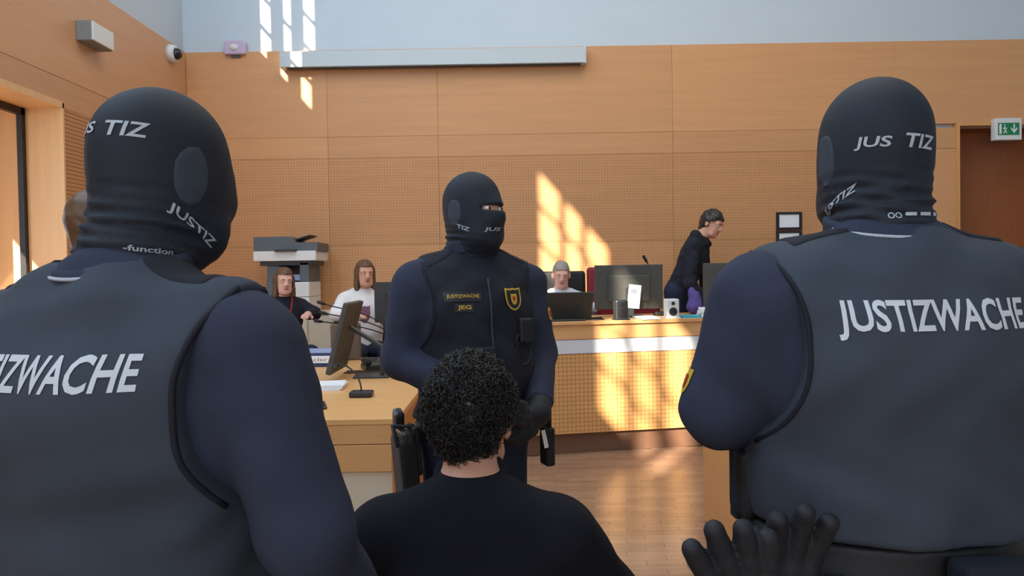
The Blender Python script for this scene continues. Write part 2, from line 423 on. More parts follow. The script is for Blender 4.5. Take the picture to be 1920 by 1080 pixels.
class Fig:
    """a figure in its own frame: origin between the feet, facing +Y, right hand on +X"""
    def __init__(s, zp=.95, w=1.0, dp=1.0, lean=0.0, seated=False, headyaw=0.0, headpitch=0.0, arms=None, legs=None, belly=0.0, headoff=(0, 0, 0), sh=.19, headroll=0.0, ears=True):
        s.zp = zp; s.w = w; B = Matrix.Rotation(-lean, 3, 'X'); p0 = Vector((0, 0, zp))
        def b(x, y, z): return p0 + B @ Vector((x, y, z))
        s.b = b; Rn = np.array(B)
        s.torso = [Ell(b(0, 0, 0), (.165 * w, .12 * dp, .13), .05, Rn), Ell(b(0, .008 + belly * .5, .17), (.16 * w, (.112 + belly) * dp, .17), .06, Rn),
                   Ell(b(0, 0, .36), (.18 * w, .125 * dp, .18), .06, Rn), Cap(b(0, -.015, .50), b(-(sh - .04), -.012, .472), .07, .062, .05), Cap(b(0, -.015, .50), b(sh - .04, -.012, .472), .07, .062, .05),
                   Cap(b(-.09, -.02, .505), b(0, -.012, .55), .045, .05, .05), Cap(b(.09, -.02, .505), b(0, -.012, .55), .045, .05, .05)]
        s.hc = b(0, .035, .712) + Vector(headoff)
        s.hR = B @ Matrix.Rotation(headyaw, 3, 'Z') @ Matrix.Rotation(headpitch, 3, 'X') @ Matrix.Rotation(headroll, 3, 'Y')
        nb = b(0, -.012, .53); nt = s.hc + s.hR @ Vector((0, -.02, -.06))
        s.neck = [Cap(nb, nt, .062, .057, .03)]
        s.head = head_prims(s.hc, s.hR, ears, ears)
        s.arms = []; s.handp = []; s.legs = []; s.feet = []; s.J = {}
        for side, key in ((-1, 'l'), (1, 'r')):
            shd = b(side * sh, -.012, .46)
            el, wr, d, n, curl = arms[key]
            el, wr = Vector(el), Vector(wr)
            s.J[key] = (shd, el, wr)
            s.arms += [Cap(shd, el, .064 * (.5 + .5 * w), .05, .04), Cap(el, wr, .05, .034, .03)]
            if d is None: d = (wr - el)
            s.handp.append(hand(wr, d, n, -side, curl))
            if legs: kn, an = (Vector(v) for v in legs[key])
            else: kn, an = Vector((side * .105, .02, .50)), Vector((side * .115, -.02, .09))
            hip = b(side * .09, 0, -.02)
            s.legs += [Cap(hip, kn, .088, .06, .05), Cap(kn, an, .058, .042, .04)]
            fy = 1.0
            s.feet.append([Cap(an + Vector((0, -.02, -.045)), an + Vector((side * .02, .15, -.055)), .042, .034, .02), Cap(an, an + Vector((0, 0, -.04)), .043, .042, .02)])
    def all(s): return s.torso + s.neck + s.head + s.arms + [p for h_ in s.handp for p in h_] + s.legs + [p for f in s.feet for p in f]

def person(fig, loc, rz, label, skin='skin', body_h=.011, group=None):
    root = empty('person', loc, rz, label=label, cat='person', group=group)
    f = Field(fig.all(), body_h)
    solid('body', f.F, f, skin, root)
    return root

def dress(fig, root, top, bottom, h=.011, amp=.002, collar=.53, seed=1, boots='black', wristcut=.02):
    f = Field(fig.torso + fig.arms, h); f.wrinkle(amp, 45, seed)
    F = f.F - .010
    nb = fig.b(0, 0, collar + .05); axis = (fig.b(0, 0, 1) - fig.b(0, 0, 0)).normalized()
    F = np.maximum(F, (f.X - nb.x) * axis.x + (f.Y - nb.y) * axis.y + (f.Z - nb.z) * axis.z)
    for k in 'lr':                                             # the cuff ends before the hand
        _, el, wr = fig.J[k]; d = (wr - el).normalized(); c = wr - d * wristcut
        pl = (f.X - c.x) * d.x + (f.Y - c.y) * d.y + (f.Z - c.z) * d.z
        near = (f.X - wr.x) ** 2 + (f.Y - wr.y) ** 2 + (f.Z - wr.z) ** 2 < .085 ** 2
        F = np.where(near, np.maximum(F, pl), F)
    o = solid('sweater' if top in ('sleeve', 'hoodie') else 'shirt', F, f, top, root)
    g = Field([fig.torso[0]] + fig.legs, max(h, .013)); solid('trousers', g.F - .009, g, bottom, root)
    for ft in fig.feet:
        q = Field(ft, .012); solid('shoe', q.F - .006, q, boots, root)
    return o

def haircap(fig, root, m, h=.008, long=0.0, amp=.002, thick=.012, front=.05):
    def T(x, y, z): return fig.hc + fig.hR @ Vector((x, y, z))
    Rn = np.array(fig.hR)
    P = [Ell(T(0, -.014, .034), (.079 + thick * .5, .1 + thick * .5, .092 + thick * .6), .02, Rn), Cap(T(0, -.05, -.01), T(0, -.055, -.05 - long), .062, .05, .03)]
    if long > .1: P += [Cap(T(sx * .07, -.005, .03), T(sx * .078, .0, -.06 - long * .6), .026, .03, .03) for sx in (-1, 1)]
    f = Field(P, h); f.wrinkle(amp, 120, 5)
    R = fig.hR; c = fig.hc
    x, y, z = f.X - c.x, f.Y - c.y, f.Z - c.z
    ly = R[0][1] * x + R[1][1] * y + R[2][1] * z; lz = R[0][2] * x + R[1][2] * y + R[2][2] * z
    lx = R[0][0] * x + R[1][0] * y + R[2][0] * z
    F = np.maximum(f.F, np.minimum(np.minimum(ly - .012, .062 - lz - 6 * lx * lx), .3) if long <= .1 else np.minimum(np.minimum(ly - .012, .066 - lz), .066 - np.abs(lx)))   # open at the face
    return solid('hair', F, f, m, root)

def guard(fig, loc, rz, label, hem=.02, h=.007, hood_h=.0055, body_h=.012, eyes=False, vest_mat='vest', seed=3, neck_tilt=0):
    root = person(fig, loc, rz, label, body_h=body_h)
    dress(fig, root, 'sleeve', 'trouser', h=h, collar=.6, amp=.0032, seed=seed)
    T = {}
    # vest
    tor = [Ell(p.c, p.r * (1, 1.1, 1), p.k, p.R) if isinstance(p, Ell) else p for p in fig.torso[:5]]
    f = Field(tor, h); f.wrinkle(.0055, 38, seed + 9)
    F = f.F - .026
    F = np.maximum(F, (fig.zp + hem) - f.Z)
    b = fig.b
    for sd in (-1, 1):
        jx = fig.J['r'][0].x
        c = b(sd * (jx + .075), -.01, .40)
        e = Ell(c, (.115, .34, .185), .01).ev(f.X, f.Y, f.Z)
        F = np.maximum(F, -e)
    n = b(0, .03, .635); e = Ell(n, (.105, .14, .085), .01).ev(f.X, f.Y, f.Z); F = np.maximum(F, -e)
    _, T['vest'] = solid('vest', F, f, vest_mat, root)
    # darker pads over the shoulders, bound armholes
    for sd in (-1, 1):
        c = b(sd * .125, 0, .56)
        G = np.maximum(F - .004, np.maximum(np.abs(f.X - c.x) - .05, np.maximum(np.abs(f.Y - c.y) - .055, c.z - .055 - f.Z)))
        solid('shoulder_pad', G, f, 'vest_dark', root)
    VP = T['vest'][0]
    for sd in (-1, 1):                                          # bound edge of the armhole, back and front
        c = np.array(b(sd * (fig.J['r'][0].x + .075), -.01, .40))
        ev = Ell(c, (.115, .34, .185), .01).ev(VP[:, 0], VP[:, 1], VP[:, 2])
        rim = VP[np.abs(ev) < .006]; th = np.arctan2((rim[:, 2] - c[2]) / .185, -sd * (rim[:, 0] - c[0]) / .115)
        for fy in (-1, 1):
            pts = []
            for a in np.linspace(-2.0, 1.25, 36):
                q = rim[(np.abs(th - a) < .07) & ((rim[:, 1] - c[1]) * fy > .01)]
                if len(q): pts.append(q[np.argmax(q[:, 1] * fy)])
            pts = np.array(pts)
            if len(pts) < 8: continue
            for _ in range(4): pts[1:-1] = .5 * pts[1:-1] + .25 * (pts[:-2] + pts[2:])
            tube('armhole_binding', [tuple(p) for p in pts], .0045, 'vest_dark', root, 8)
    # belt
    g = Field([fig.torso[0], fig.torso[1]], h)
    G = np.maximum(g.F - .024, np.abs(g.Z - (fig.zp + hem - .032)) - .027); solid('belt', G, g, 'black', root)
    # balaclava
    hp = head_prims(fig.hc, fig.hR, ears=False, nose=False, soft=.03)[:4]
    c, R = fig.hc, fig.hR
    hp += [Cap(fig.b(0, -.012, .50), c + R @ Vector((0, -.022, -.05)), .078, .068, .05), Cap(c + R @ Vector((0, .086, .0)), c + R @ Vector((0, .094, -.028)), .012, .016, .04)]
    f2 = Field(hp, hood_h)
    x, y, z = f2.X - c.x, f2.Y - c.y, f2.Z - c.z
    lx = R[0][0] * x + R[1][0] * y + R[2][0] * z; ly = R[0][1] * x + R[1][1] * y + R[2][1] * z; lz = R[0][2] * x + R[1][2] * y + R[2][2] * z
    fold = np.clip((-.02 - lz) / .06, 0, 1) * np.clip((.055 - ly) / .07, 0.15, 1)
    w = np.sin(lz * 330 + 5 * np.sin(lx * 18 + 1) + 3.0 * ly / .1) + .6 * np.sin(lz * 210 - lx * 40 + 2 + ly * 25)
    F2 = f2.F - .0085 + (w * .0034 * fold).astype(np.float32)
    F2 = F2 + .0011 * np.exp(-(lx / .002) ** 2) * (ly < 0)                        # seam over the crown
    nb = fig.b(0, 0, .50); F2 = np.maximum(F2, nb.z - f2.Z - .0)
    full = F2
    if eyes:
        slit = np.maximum(np.maximum(np.abs(lz - .002) - .0105 + np.abs(lx) * .07, np.abs(lx) - .05), .02 - ly)
        F2 = np.maximum(F2, -slit)
    _, T['hood'] = solid('balaclava', F2, f2, 'hood', root)
    for sd in (-1, 1):
        e = ((ly + .012) / .031) ** 2 + ((lz + .012) / .046) ** 2 - 1
        G = np.maximum(np.maximum(full - .0016, e * .02), .03 - lx * sd)
        solid('ear_mesh_patch', G, f2, 'mesh_patch', root)
    # collar of the shirt under the hood
    nk = Field(fig.neck + [Cap(fig.b(0, -.012, .5), fig.b(0, 0, .6), .078, .074, .02)], .006)
    a = fig.b(0, -.01, .572); G = np.maximum(nk.F - .018, np.abs(nk.Z - a.z - .25 * (nk.Y - a.y)) - .024); _, cq = solid('collar', G, nk, 'sleeve', root); ct = bvh(cq); ring = []
    for q in range(25):
        an = math.radians(95 + 170 * q / 24); dv = Vector((math.sin(an), math.cos(an), 0)); o = Vector((a.x, a.y, a.z + .012 + .02 * math.cos(an))) + dv * .3
        hit = ct.ray_cast(o, -dv)[0]
        if hit is not None: ring.append(hit + dv * .001)
    if len(ring) > 5 and not eyes: tube('collar_piping', ring, .0028, 'print_dim', root, 6)
    if eyes: face(fig.hc, fig.hR, root, None)
    T['hood_t'] = bvh(T['hood']); T['vest_t'] = bvh(T['vest'])
    return root, T

def head_ray(fig, ang0, z0, tilt=0.0, rad=.09):
    """letters wrapped round the head: ang0 = where the middle sits (0 = face, + towards the right), z0 = height"""
    def ray(u, v):
        a = ang0 - u / rad; z = z0 + v + tilt * u
        d = Vector((math.sin(a), math.cos(a), 0)); ctr = Vector((0, -.005, z))
        return fig.hc + fig.hR @ (ctr + d * .3), fig.hR @ (-d)
    return ray

def shield(name, c_ray, tree, w, h, m, parent, lift=.002, n=10):
    bm = bmesh.new()
    prof = [(-.5, .5), (-.17, .46), (0, .5), (.17, .46), (.5, .5), (.5, 0), (.42, -.22), (.25, -.4), (0, -.5), (-.25, -.4), (-.42, -.22), (-.5, 0)]
    vs = []
    def put(u, v):
        o, d = c_ray(u, v); d = d.normalized(); hit = tree.ray_cast(o, d); return (hit[0] - d * lift) if hit[0] is not None else o + d * .5
    ctr = bm.verts.new(put(0, 0))
    rings = [[bm.verts.new(put(x * w * t, y * h * t)) for x, y in prof] for t in (.5, 1)]
    k = len(prof)
    for i in range(k):
        bm.faces.new((ctr, rings[0][i], rings[0][(i + 1) % k])); bm.faces.new((rings[0][i], rings[1][i], rings[1][(i + 1) % k], rings[0][(i + 1) % k]))
    return from_bm(name, bm, m, parent, True)
# ------------------------------------------------------------------ the room
WX, BY, CEIL = -3.65, 8.5, 7.8
S = dict(kind='structure')
floor = tag(box('floor', (-3.7, -5, -.12), (7.5, 9.3, -.006), 'parquet'), **S)
pm = {}
n_pl = 0
for j in range(70):                                            # parquet strips in the part of the floor that shows
    y0 = 3.0 + j * .06
    if y0 > 6.3: break
    off = (j * 37 % 11) / 11 * .3
    for i in range(-1, 7):
        x0 = .05 + off + i * .3
        if x0 > 1.5 or y0 > 6.2 + .18 * x0 - .3 or n_pl >= 298: continue
        if 'p' not in pm:
            o = box('plank', (.0005, .0005, -.008), (.2995, .0595, 0), 'parquet', floor, .0006); pm['p'] = o.data
        else: o = link('plank', pm['p'], None, floor)
        o.location = (x0, y0, 0); n_pl += 1

def hole_wall(bm, x0, x1, ya, yb, za, zb, holes):
    """upright slab between two x, cut round the openings (y0, y1, z0, z1)"""
    ys = sorted({ya, yb, *[h[0] for h in holes], *[h[1] for h in holes]})
    for a, b in zip(ys, ys[1:]):
        cuts = sorted((h[2], h[3]) for h in holes if h[0] <= a + 1e-6 and h[1] >= b - 1e-6); z = za
        for c, d in cuts:
            if c > z: bm_box(bm, (x0, a, z), (x1, b, c))
            z = d
        if zb > z: bm_box(bm, (x0, a, z), (x1, b, zb))

# clerestory windows of the left wall (sun falls through these onto the wall and the bench)
clere = [((5.46, 6.78, 5.05, 6.5), [(5.78, 6.0), (6.24, 6.46)], [5.38, 5.74, 6.1]),
         ((-1.18, .43, 5.7, 7.36), [(-.64, -.58), (-.16, -.10)], [6.12, 6.54, 6.96]),
         ((-4.3, -2.85, 5.5, 6.95), [(-3.37, -3.29), (-3.86, -3.76)], [5.9, 6.28])]
bm = bmesh.new()
hole_wall(bm, -3.76, -3.70, -5, 8.66, 2.9, CEIL, [c[0] for c in clere])
hole_wall(bm, -3.76, -3.70, -5, 8.66, 0, 2.9, [(3.26, 6.17, 0, 2.9)])
wall_left = tag(from_bm('wall_left', bm, 'white_wall'), **S)
for i, ((a, b, c, d), mull, munt) in enumerate(clere):
    w = empty('window_%d' % (i + 2), (-3.73, (a + b) / 2, c), **S)
    k = Vector(w.location)
    def part(nm, lo, hi, m): return box(nm, Vector(lo) - k, Vector(hi) - k, m, w)
    for (y0, y1) in mull: part('mullion', (-3.755, y0, c), (-3.705, y1, d), 'black_fr')
    for z in munt: part('glazing_bar', (-3.745, a, z - .018), (-3.715, b, z + .018), 'black_fr')
    es = [a] + [v for q in mull for v in q] + [b]
    for y0, y1 in zip(es[::2], es[1::2]): part('pane', (-3.732, y0, c), (-3.728, y1, d), 'glass')
# veneer on the left wall
def wpanel(lo, hi, m, par):
    return box('panel', lo, hi, m, par, .0015)
g = .0015
for y0, y1 in ((-5, -2.4), (-2.4, .2), (.2, 2.8), (2.8, 5.38), (5.38, 8.5)):
    wpanel((-3.70, y0 + g, 3.1 + g), (WX, y1 - g, 4.0), 'wood_side', wall_left)
    wpanel((-3.70, y0 + g, 2.86), (WX, y1 - g, 3.1 - g), 'wood_side', wall_left)
for y0, y1 in ((-5, -2.4), (-2.4, .2), (.2, 3.3)): wpanel((-3.70, y0 + g, 0), (WX, y1 - g, 2.86 - g), 'wood_side', wall_left)
wpanel((-3.70, 6.15, 0), (WX, 8.5, 2.86 - g), 'wood_slot', wall_left)
# tall window with a deep veneered reveal
w1 = empty('window_1', (-3.98, 4.7, 0), **S); k = Vector((-3.98, 4.7, 0))
def wp(nm, lo, hi, m, bev=0): return box(nm, Vector(lo) - k, Vector(hi) - k, m, w1, bev)
wp('reveal', (-4.5, 6.13, 0), (WX + .003, 6.15, 2.9), 'reveal')
wp('reveal', (-4.5, 3.28, 0), (WX + .003, 3.30, 2.9), 'reveal')
wp('soffit', (-5.0, 3.28, 2.858), (WX + .003, 6.15, 2.91), 'reveal')
wp('sill', (-4.5, 3.28, .0), (WX, 6.13, .04), 'reveal')
for y in (6.085, 4.7, 3.30): wp('frame_post', (-4.0, y, .04), (-3.955, y + .045, 2.86), 'black_fr')
wp('frame_rail', (-4.0, 3.3, 2.80), (-3.955, 6.13, 2.86), 'black_fr'); wp('frame_rail', (-4.0, 3.3, .04), (-3.955, 6.13, .1), 'black_fr')
wp('pane', (-3.981, 4.745, .1), (-3.977, 6.085, 2.80), 'glass'); wp('pane', (-3.981, 3.345, .1), (-3.977, 4.7, 2.80), 'glass')
wp('shadow_post', (-4.62, 5.30, 0), (-4.50, 6.1, 2.86), 'reveal')  # unseen post added outside to shadow the reveal beside its sun patch
tag(box('ground', (-14, -8, -.2), (-3.76, 14, -.125), mat('paving', (150, 148, 142), .9, .2, .1, 3)), **S)

# back wall: plaster above, veneer rows below, doorway on the right
DX0, DX1, DZ = 5.09, 6.35, 3.03
bm = bmesh.new()
for lo, hi in (((-3.76, 8.56, 0), (DX0, 8.66, CEIL)), ((DX0, 8.56, DZ), (DX1, 8.66, CEIL)), ((DX1, 8.56, 0), (7.5, 8.66, CEIL))): bm_box(bm, lo, hi)
wall_back = tag(from_bm('wall_back', bm, 'white_wall'), **S)
cols = (WX, -2.06, -.81, 1.85, 4.36, 7.5)
for x0, x1 in zip(cols, cols[1:]):
    for z0, z1, m in ((0, .8, 'wood_perf'), (.8, 1.79, 'wood_perf'), (1.79, 2.78, 'wood_perf'), (2.78, 3.02, 'wood'), (3.02, 4.0, 'wood')):
        if x1 > 5 and z0 < DZ - .02:
            wpanel((x0 + .001, BY, z0 + .003), (DX0 - .03, 8.56, z1 - .001), 'wood', wall_back)
            wpanel((DX1 + .03, BY, z0 + .003), (x1, 8.56, z1 - .001), 'wood', wall_back)
        else: wpanel((x0 + .001, BY, max(z0, DZ + .03 if x1 > 5 else z0) + .001), (x1 - .001, 8.56, z1 - .001), m, wall_back)
dr = empty('door_1', ((DX0 + DX1) / 2, 8.95, .3), **S); k = Vector(dr.location)
def dp(nm, lo, hi, m, bev=0): return box(nm, Vector(lo) - k, Vector(hi) - k, m, dr, bev)
dp('jamb', (DX0 - .03, 8.47, .3), (DX0, 8.56, DZ + .03), 'doortrim'); dp('jamb', (DX1, 8.47, .3), (DX1 + .03, 8.56, DZ + .03), 'doortrim')
dp('lintel', (DX0, 8.47, DZ), (DX1, 8.56, DZ + .03), 'doortrim')
dp('lining', (DX0 - .02, 8.56, .3), (DX0, 9.0, DZ), 'door'); dp('lining', (DX1, 8.56, .3), (DX1 + .02, 9.0, DZ), 'door'); dp('lining', (DX0, 8.56, DZ), (DX1, 9.0, DZ + .02), 'door')
lf = dp('leaf', (DX0, 8.94, .3), (DX1, 9.0, DZ), 'door'); dp('rebate', (DX0 + .16, 8.915, .3), (DX1, 8.94, DZ - .12), 'door')
dh = tube('handle', [Vector((DX0 + .26, 8.91, 1.35)) - k, Vector((DX0 + .26, 8.86, 1.35)) - k, Vector((DX0 + .38, 8.86, 1.35)) - k], .011, 'metal', dr)
tag(box('ceiling', (-3.76, -5, CEIL), (7.5, 8.66, CEIL + .1), 'ceiling'), **S)
tag(box('wall_right', (7.5, -5, 0), (7.6, 8.66, CEIL), 'white_wall'), **S)
tag(box('wall_rear', (-3.76, -5.1, 0), (7.6, -5, CEIL), 'white_wall'), **S)

# bench line: slightly turned against the wall
BO = Vector((.21, 5.86, 0)); PHI = math.atan2(.22, 1.22)
BR = Matrix.Translation(BO) @ Matrix.Rotation(PHI, 4, 'Z')
def bl(x, y, z=0): return BR @ Vector((x, y, z))
q1, q2 = bl(-.55, .80), bl(4.2, .76)
podium = tag(poly_prism('floor_podium', [(WX, 6.42), (q1.x, 6.42), (q1.x, max(q1.y, 6.52)), (q2.x, q2.y), (7.5, q2.y), (7.5, BY), (WX, BY)], 0, .3, 'parquet'), **S)

# ------------------------------------------------------------------ judges' bench and what stands on it
bench = empty('judges_bench', BO, PHI, label='long light wood judges bench with white strip and drilled front panels', cat='bench')
box('worktop', (-.55, -.02, 1.03), (4.2, .76, 1.06), 'bench', bench, .004)
box('fascia', (-.55, 0, .916), (4.2, .03, 1.03), 'bench', bench, .003)
box('white_strip', (-.55, .004, .802), (4.2, .03, .912), 'strip', bench, .002)
for i in range(4): box('front_panel', (-.55 + i * 1.1875 + .001, .01, .165), (-.55 + (i + 1) * 1.1875 - .001, .03, .80), 'bench_perf', bench, .002)
box('plinth', (-.55, .05, 0), (4.2, .08, .165), 'plinth', bench)
for x in (-.55, 4.17): box('side_panel', (x, .03, 0), (x + .03, .74, 1.03), 'bench', bench)
TOPZ = 1.06

def monitor(loc, rz, w, h, label, zc, tilt=0.0, group=None, back='monitor_back'):
    """desk monitor; local +Y is the side the screen faces"""
    t = empty('computer_monitor', loc, rz, label=label, cat='monitor', group=group)
    Tm = Matrix.Translation((0, .03, zc)) @ Matrix.Rotation(tilt, 4, 'X')
    hs = slab('housing', (w, .03, h), Tm, back, t, .006, 2)
    slab('rear_cover', (w * .62, .025, h * .6), Tm @ Matrix.Translation((0, -.026, -.01)), back, hs, .01, 2)
    slab('screen', (w - .02, .004, h - .03), Tm @ Matrix.Translation((0, .0155, .004)), 'screen', t)
    slab('stand', (.07, .025, zc), Matrix.Translation((0, -.035, zc / 2)), 'dark_pl', t, .006)
    slab('base', (.24, .18, .014), Matrix.Translation((0, -.01, .0075)), 'dark_pl', t, .006, 2)
    return t
def on_bench(x, y, Y, zoff=0):
    p = pt(x, y, Y); return (p.x, p.y, TOPZ + zoff)
PIr = math.pi
m1 = monitor(on_bench(1180, 560, 6.38), .03, .585, .38, 'dark monitor with a white note stuck to its back on the bench', .255, .06)
nt = slab('paper_note', (.105, .002, .2), Matrix.Translation((.03, -.062, .175)) @ Matrix.Rotation(.1, 4, 'Y') @ Matrix.Rotation(.06, 4, 'X'), 'paper', m1)
for i, wd in enumerate((.05, .06, .045)): slab('printed_line', (wd, .001, .004), Matrix.Translation((.022, -.0735, .235 - i * .014)) @ Matrix.Rotation(.1, 4, 'Y'), 'grey_pl', nt)
monitor(on_bench(1385, 560, 6.5), -.1, .6, .38, 'grey backed monitor on the bench in front of the bending person', .26, .05)


def laptop(loc, rz, w, d, label, ang):
    t = empty('laptop', loc, rz, label=label, cat='laptop')
    box('base', (-w / 2, -d / 2, 0), (w / 2, d / 2, .018), 'dark_pl', t, .004)
    box('keyboard', (-w * .43, -d * .05, .018), (w * .43, d * .4, .020), 'black', t)
    Tm = Matrix.Translation((0, -d / 2, .018)) @ Matrix.Rotation(ang, 4, 'X')
    slab('lid', (w, .012, d), Tm @ Matrix.Translation((0, 0, d / 2)), 'monitor_back', t, .004)
    slab('screen', (w - .02, .002, d - .03), Tm @ Matrix.Translation((0, .0068, d / 2)), 'screen', t)
    return t
laptop(on_bench(1060, 590, 6.2), .05, .40, .25, 'dark laptop open on the bench before the pale shirted person', .55)

def pc_speaker(loc, rz, label, m, w=.105, h=.16):
    t = empty('desk_speaker', loc, rz, label=label, cat='speaker', group='small loudspeakers on the bench')
    bm = bmesh.new(); bm_box(bm, (-w / 2, -.05, 0), (w / 2, .05, h), .012, 2)
    from_bm('cabinet', bm, m, t)
    for z, r in ((h * .36, .036), (h * .78, .016)):
        bm = bmesh.new(); bmesh.ops.create_cone(bm, cap_ends=True, segments=20, radius1=r, radius2=r * .85, depth=.008)
        bm.transform(Matrix.Translation((0, -.052, z)) @ Matrix.Rotation(math.pi / 2, 4, 'X')); from_bm('driver', bm, 'dark_pl' if m != 'dark_pl' else 'black', t)
    box('foot', (-w * .6, -.055, 0), (w * .6, .055, .012), m, t, .003)
pc_speaker(on_bench(1164, 600, 6.02), .1, 'dark grey desk speaker on the bench below the paper note', 'dark_pl')
pc_speaker(on_bench(1259, 595, 6.1), .1, 'pale grey desk speaker on the bench right of the big monitor', 'white_pl')

def goose(name, loc, top, label, group=None, base=(.09, .12), parent_z=0):
    t = empty(name, loc, 0, label=label, cat='microphone', group=group)
    top = Vector(top) - Vector(loc)
    box('base', (-base[0] / 2, -base[1] / 2, 0), (base[0] / 2, base[1] / 2, .035), 'dark_pl', t, .01, 2)
    pts = bez((0, 0, .03), (0, 0, top.z * .8 + .02), top * .75 + Vector((0, 0, .06)), top, 12)
    tube('gooseneck', pts, .005, 'black', t, 6)
    d = (pts[-1] - pts[-2]).normalized(); tube('capsule', [pts[-1] - d * .01, pts[-1] + d * .015, pts[-1] + d * .05, pts[-1] + d * .06], [.008, .013, .013, .007], 'black', t, 8)
    return t
goose('microphone', on_bench(1236, 590, 6.5), pt(1212, 490, 6.5), 'gooseneck microphone rising behind the noted monitor')

def sheet_stack(name, loc, rz, w, d, h, m, label, cat, n=3):
    t = empty(name, loc, rz, label=label, cat=cat)
    for i in range(n): slab('sheet', (w, d, h / n - .0005), Matrix.Translation((random.uniform(-.01, .01), random.uniform(-.01, .01), h / n * (i + .5))) @ Matrix.Rotation(random.uniform(-.08, .08), 4, 'Z'), m, t)
    return t
sheet_stack('paper_stack', on_bench(1213, 596, 6.1), .2, .16, .2, .02, 'paper', 'loose white papers lying between the two desk speakers', 'papers')
sheet_stack('card_folder', on_bench(1292, 592, 6.2), .1, .16, .2, .015, 'cyan', 'thin cyan folder lying right of the pale desk speaker', 'folder', 2)
sheet_stack('file_stack', on_bench(1335, 592, 6.3), -.2, .22, .28, .07, 'paper', 'messy pile of pale files beside the guard in the right foreground', 'papers', 6)
kb = empty('keyboard', on_bench(1050, 600, 5.97), .18, label='flat black keyboard at the bench edge before the laptop', cat='keyboard')
box('case', (-.2, -.06, 0), (.2, .06, .015), 'dark_pl', kb, .004)
for r in range(4): box('key_row', (-.185, -.05 + r * .026, .015), (.185, -.03 + r * .026, .02), 'black', kb)
tg = tube('desk_cable', [bl(.56 + .1 * q, .10 + .015 * math.sin(q * 2), TOPZ + .006) for q in range(1)] + [bl(.46, .20, TOPZ + .006), bl(.52, .26, TOPZ + .006), bl(.6, .30, TOPZ + .006)], .006, 'black')
tag(tg, 'short black cable on the bench between laptop and dark desk speaker', 'cable')

def chair(loc, rz, label, m, w=.5, top=1.2, seat=.46, plain=False):
    t = empty('office_chair', loc, rz, label=label, cat='chair')
    slab('seat', (w, .48, .08), Matrix.Translation((0, 0, seat - .04)), m, t, .03, 3)
    slab('backrest', (w, .07, top - seat - .06), Matrix.Translation((0, -.26, (top + seat + .06) / 2)) @ Matrix.Rotation(.06, 4, 'X'), m, t, .03, 3)
    tube('column', [(0, 0, .07), (0, 0, seat - .06)], .03, 'metal', t)
    for i in range(5):
        a = i * 2 * math.pi / 5; tube('leg', [(0, 0, .09), (.27 * math.cos(a), .27 * math.sin(a), .04)], [.025, .018], 'dark_pl', t, 6)
        ellipsoid('castor', (.27 * math.cos(a), .27 * math.sin(a), .026), (.026, .026, .026), 'black', t, None, 1)
    return t
p = pt(1168, 500, 7.25); chair((p.x, 7.0, .3), PIr, 'high backed maroon chair behind the monitor with the note', 'maroon', .7, p.z - .3, .46)
p = pt(1530, 447, 7.5); chair((p.x, 7.5, .3), PIr, 'black high backed chair below the two framed notices', 'black', .5, p.z - .3, .46)

# ------------------------------------------------------------------ wall things
p0, p1 = pt(527, 95, 8.38), pt(1097, 118, 8.38)
sc = empty('projection_screen', ((p0.x + p1.x) / 2, 8.42, p1.z), label='long white projection screen case along the top of the wood wall', cat='screen case')
wd = p1.x - p0.x; zt = pt(800, 93, 8.38).z - p1.z
box('housing', (-wd / 2, -.06, .0), (wd / 2, .078, zt), 'case', sc, .006)
box('slot', (-wd / 2 + .05, -.03, -.012), (wd / 2 - .05, .02, 0), 'dark_pl', sc)
for s in (-1, 1): box('end_cap', (s * wd / 2 - .012, -.066, -.006), (s * wd / 2 + .012, .078, zt + .006), 'case', sc, .003)

k0 = pt(188, 30, 6.35)
ls = empty('wall_loudspeaker', (WX, 6.52, k0.z - .12), label='grey box loudspeaker high on the left wood wall', cat='loudspeaker')
box('cabinet', (0, -.17, -.08), (.13, .17, .09), 'grey_box', ls, .006); box('front_grille', (.13, -.165, -.075), (.147, .165, .085), 'white_pl', ls, .004)
dc = pt(343, 100, 8.1)
cd = empty('dome_camera', (WX, 8.1, dc.z), label='white dome security camera on the left wall by the corner', cat='camera')
bm = bmesh.new(); bmesh.ops.create_cone(bm, cap_ends=True, segments=24, radius1=.1, radius2=.085, depth=.07); bm.transform(Matrix.Translation((.035, 0, 0)) @ Matrix.Rotation(math.pi / 2, 4, 'Y')); from_bm('housing', bm, 'white_pl', cd, True)
ellipsoid('dome', (.075, 0, -.005), (.06, .062, .062), 'screen', cd, None, 3)
dn = pt(442, 90, 8.5)
sn = empty('motion_sensor', (dn.x, BY, dn.z), label='small pale mauve sensor box above the wood wall near the corner', cat='sensor')
box('case', (-.115, -.06, -.085), (.115, .06, .07), 'sensor', sn, .015, 2); ellipsoid('lens', (0, -.06, -.01), (.05, .025, .04), 'white_pl', sn)
box('bracket', (-.05, -.02, -.11), (.05, .0, -.085), 'grey_pl', sn)

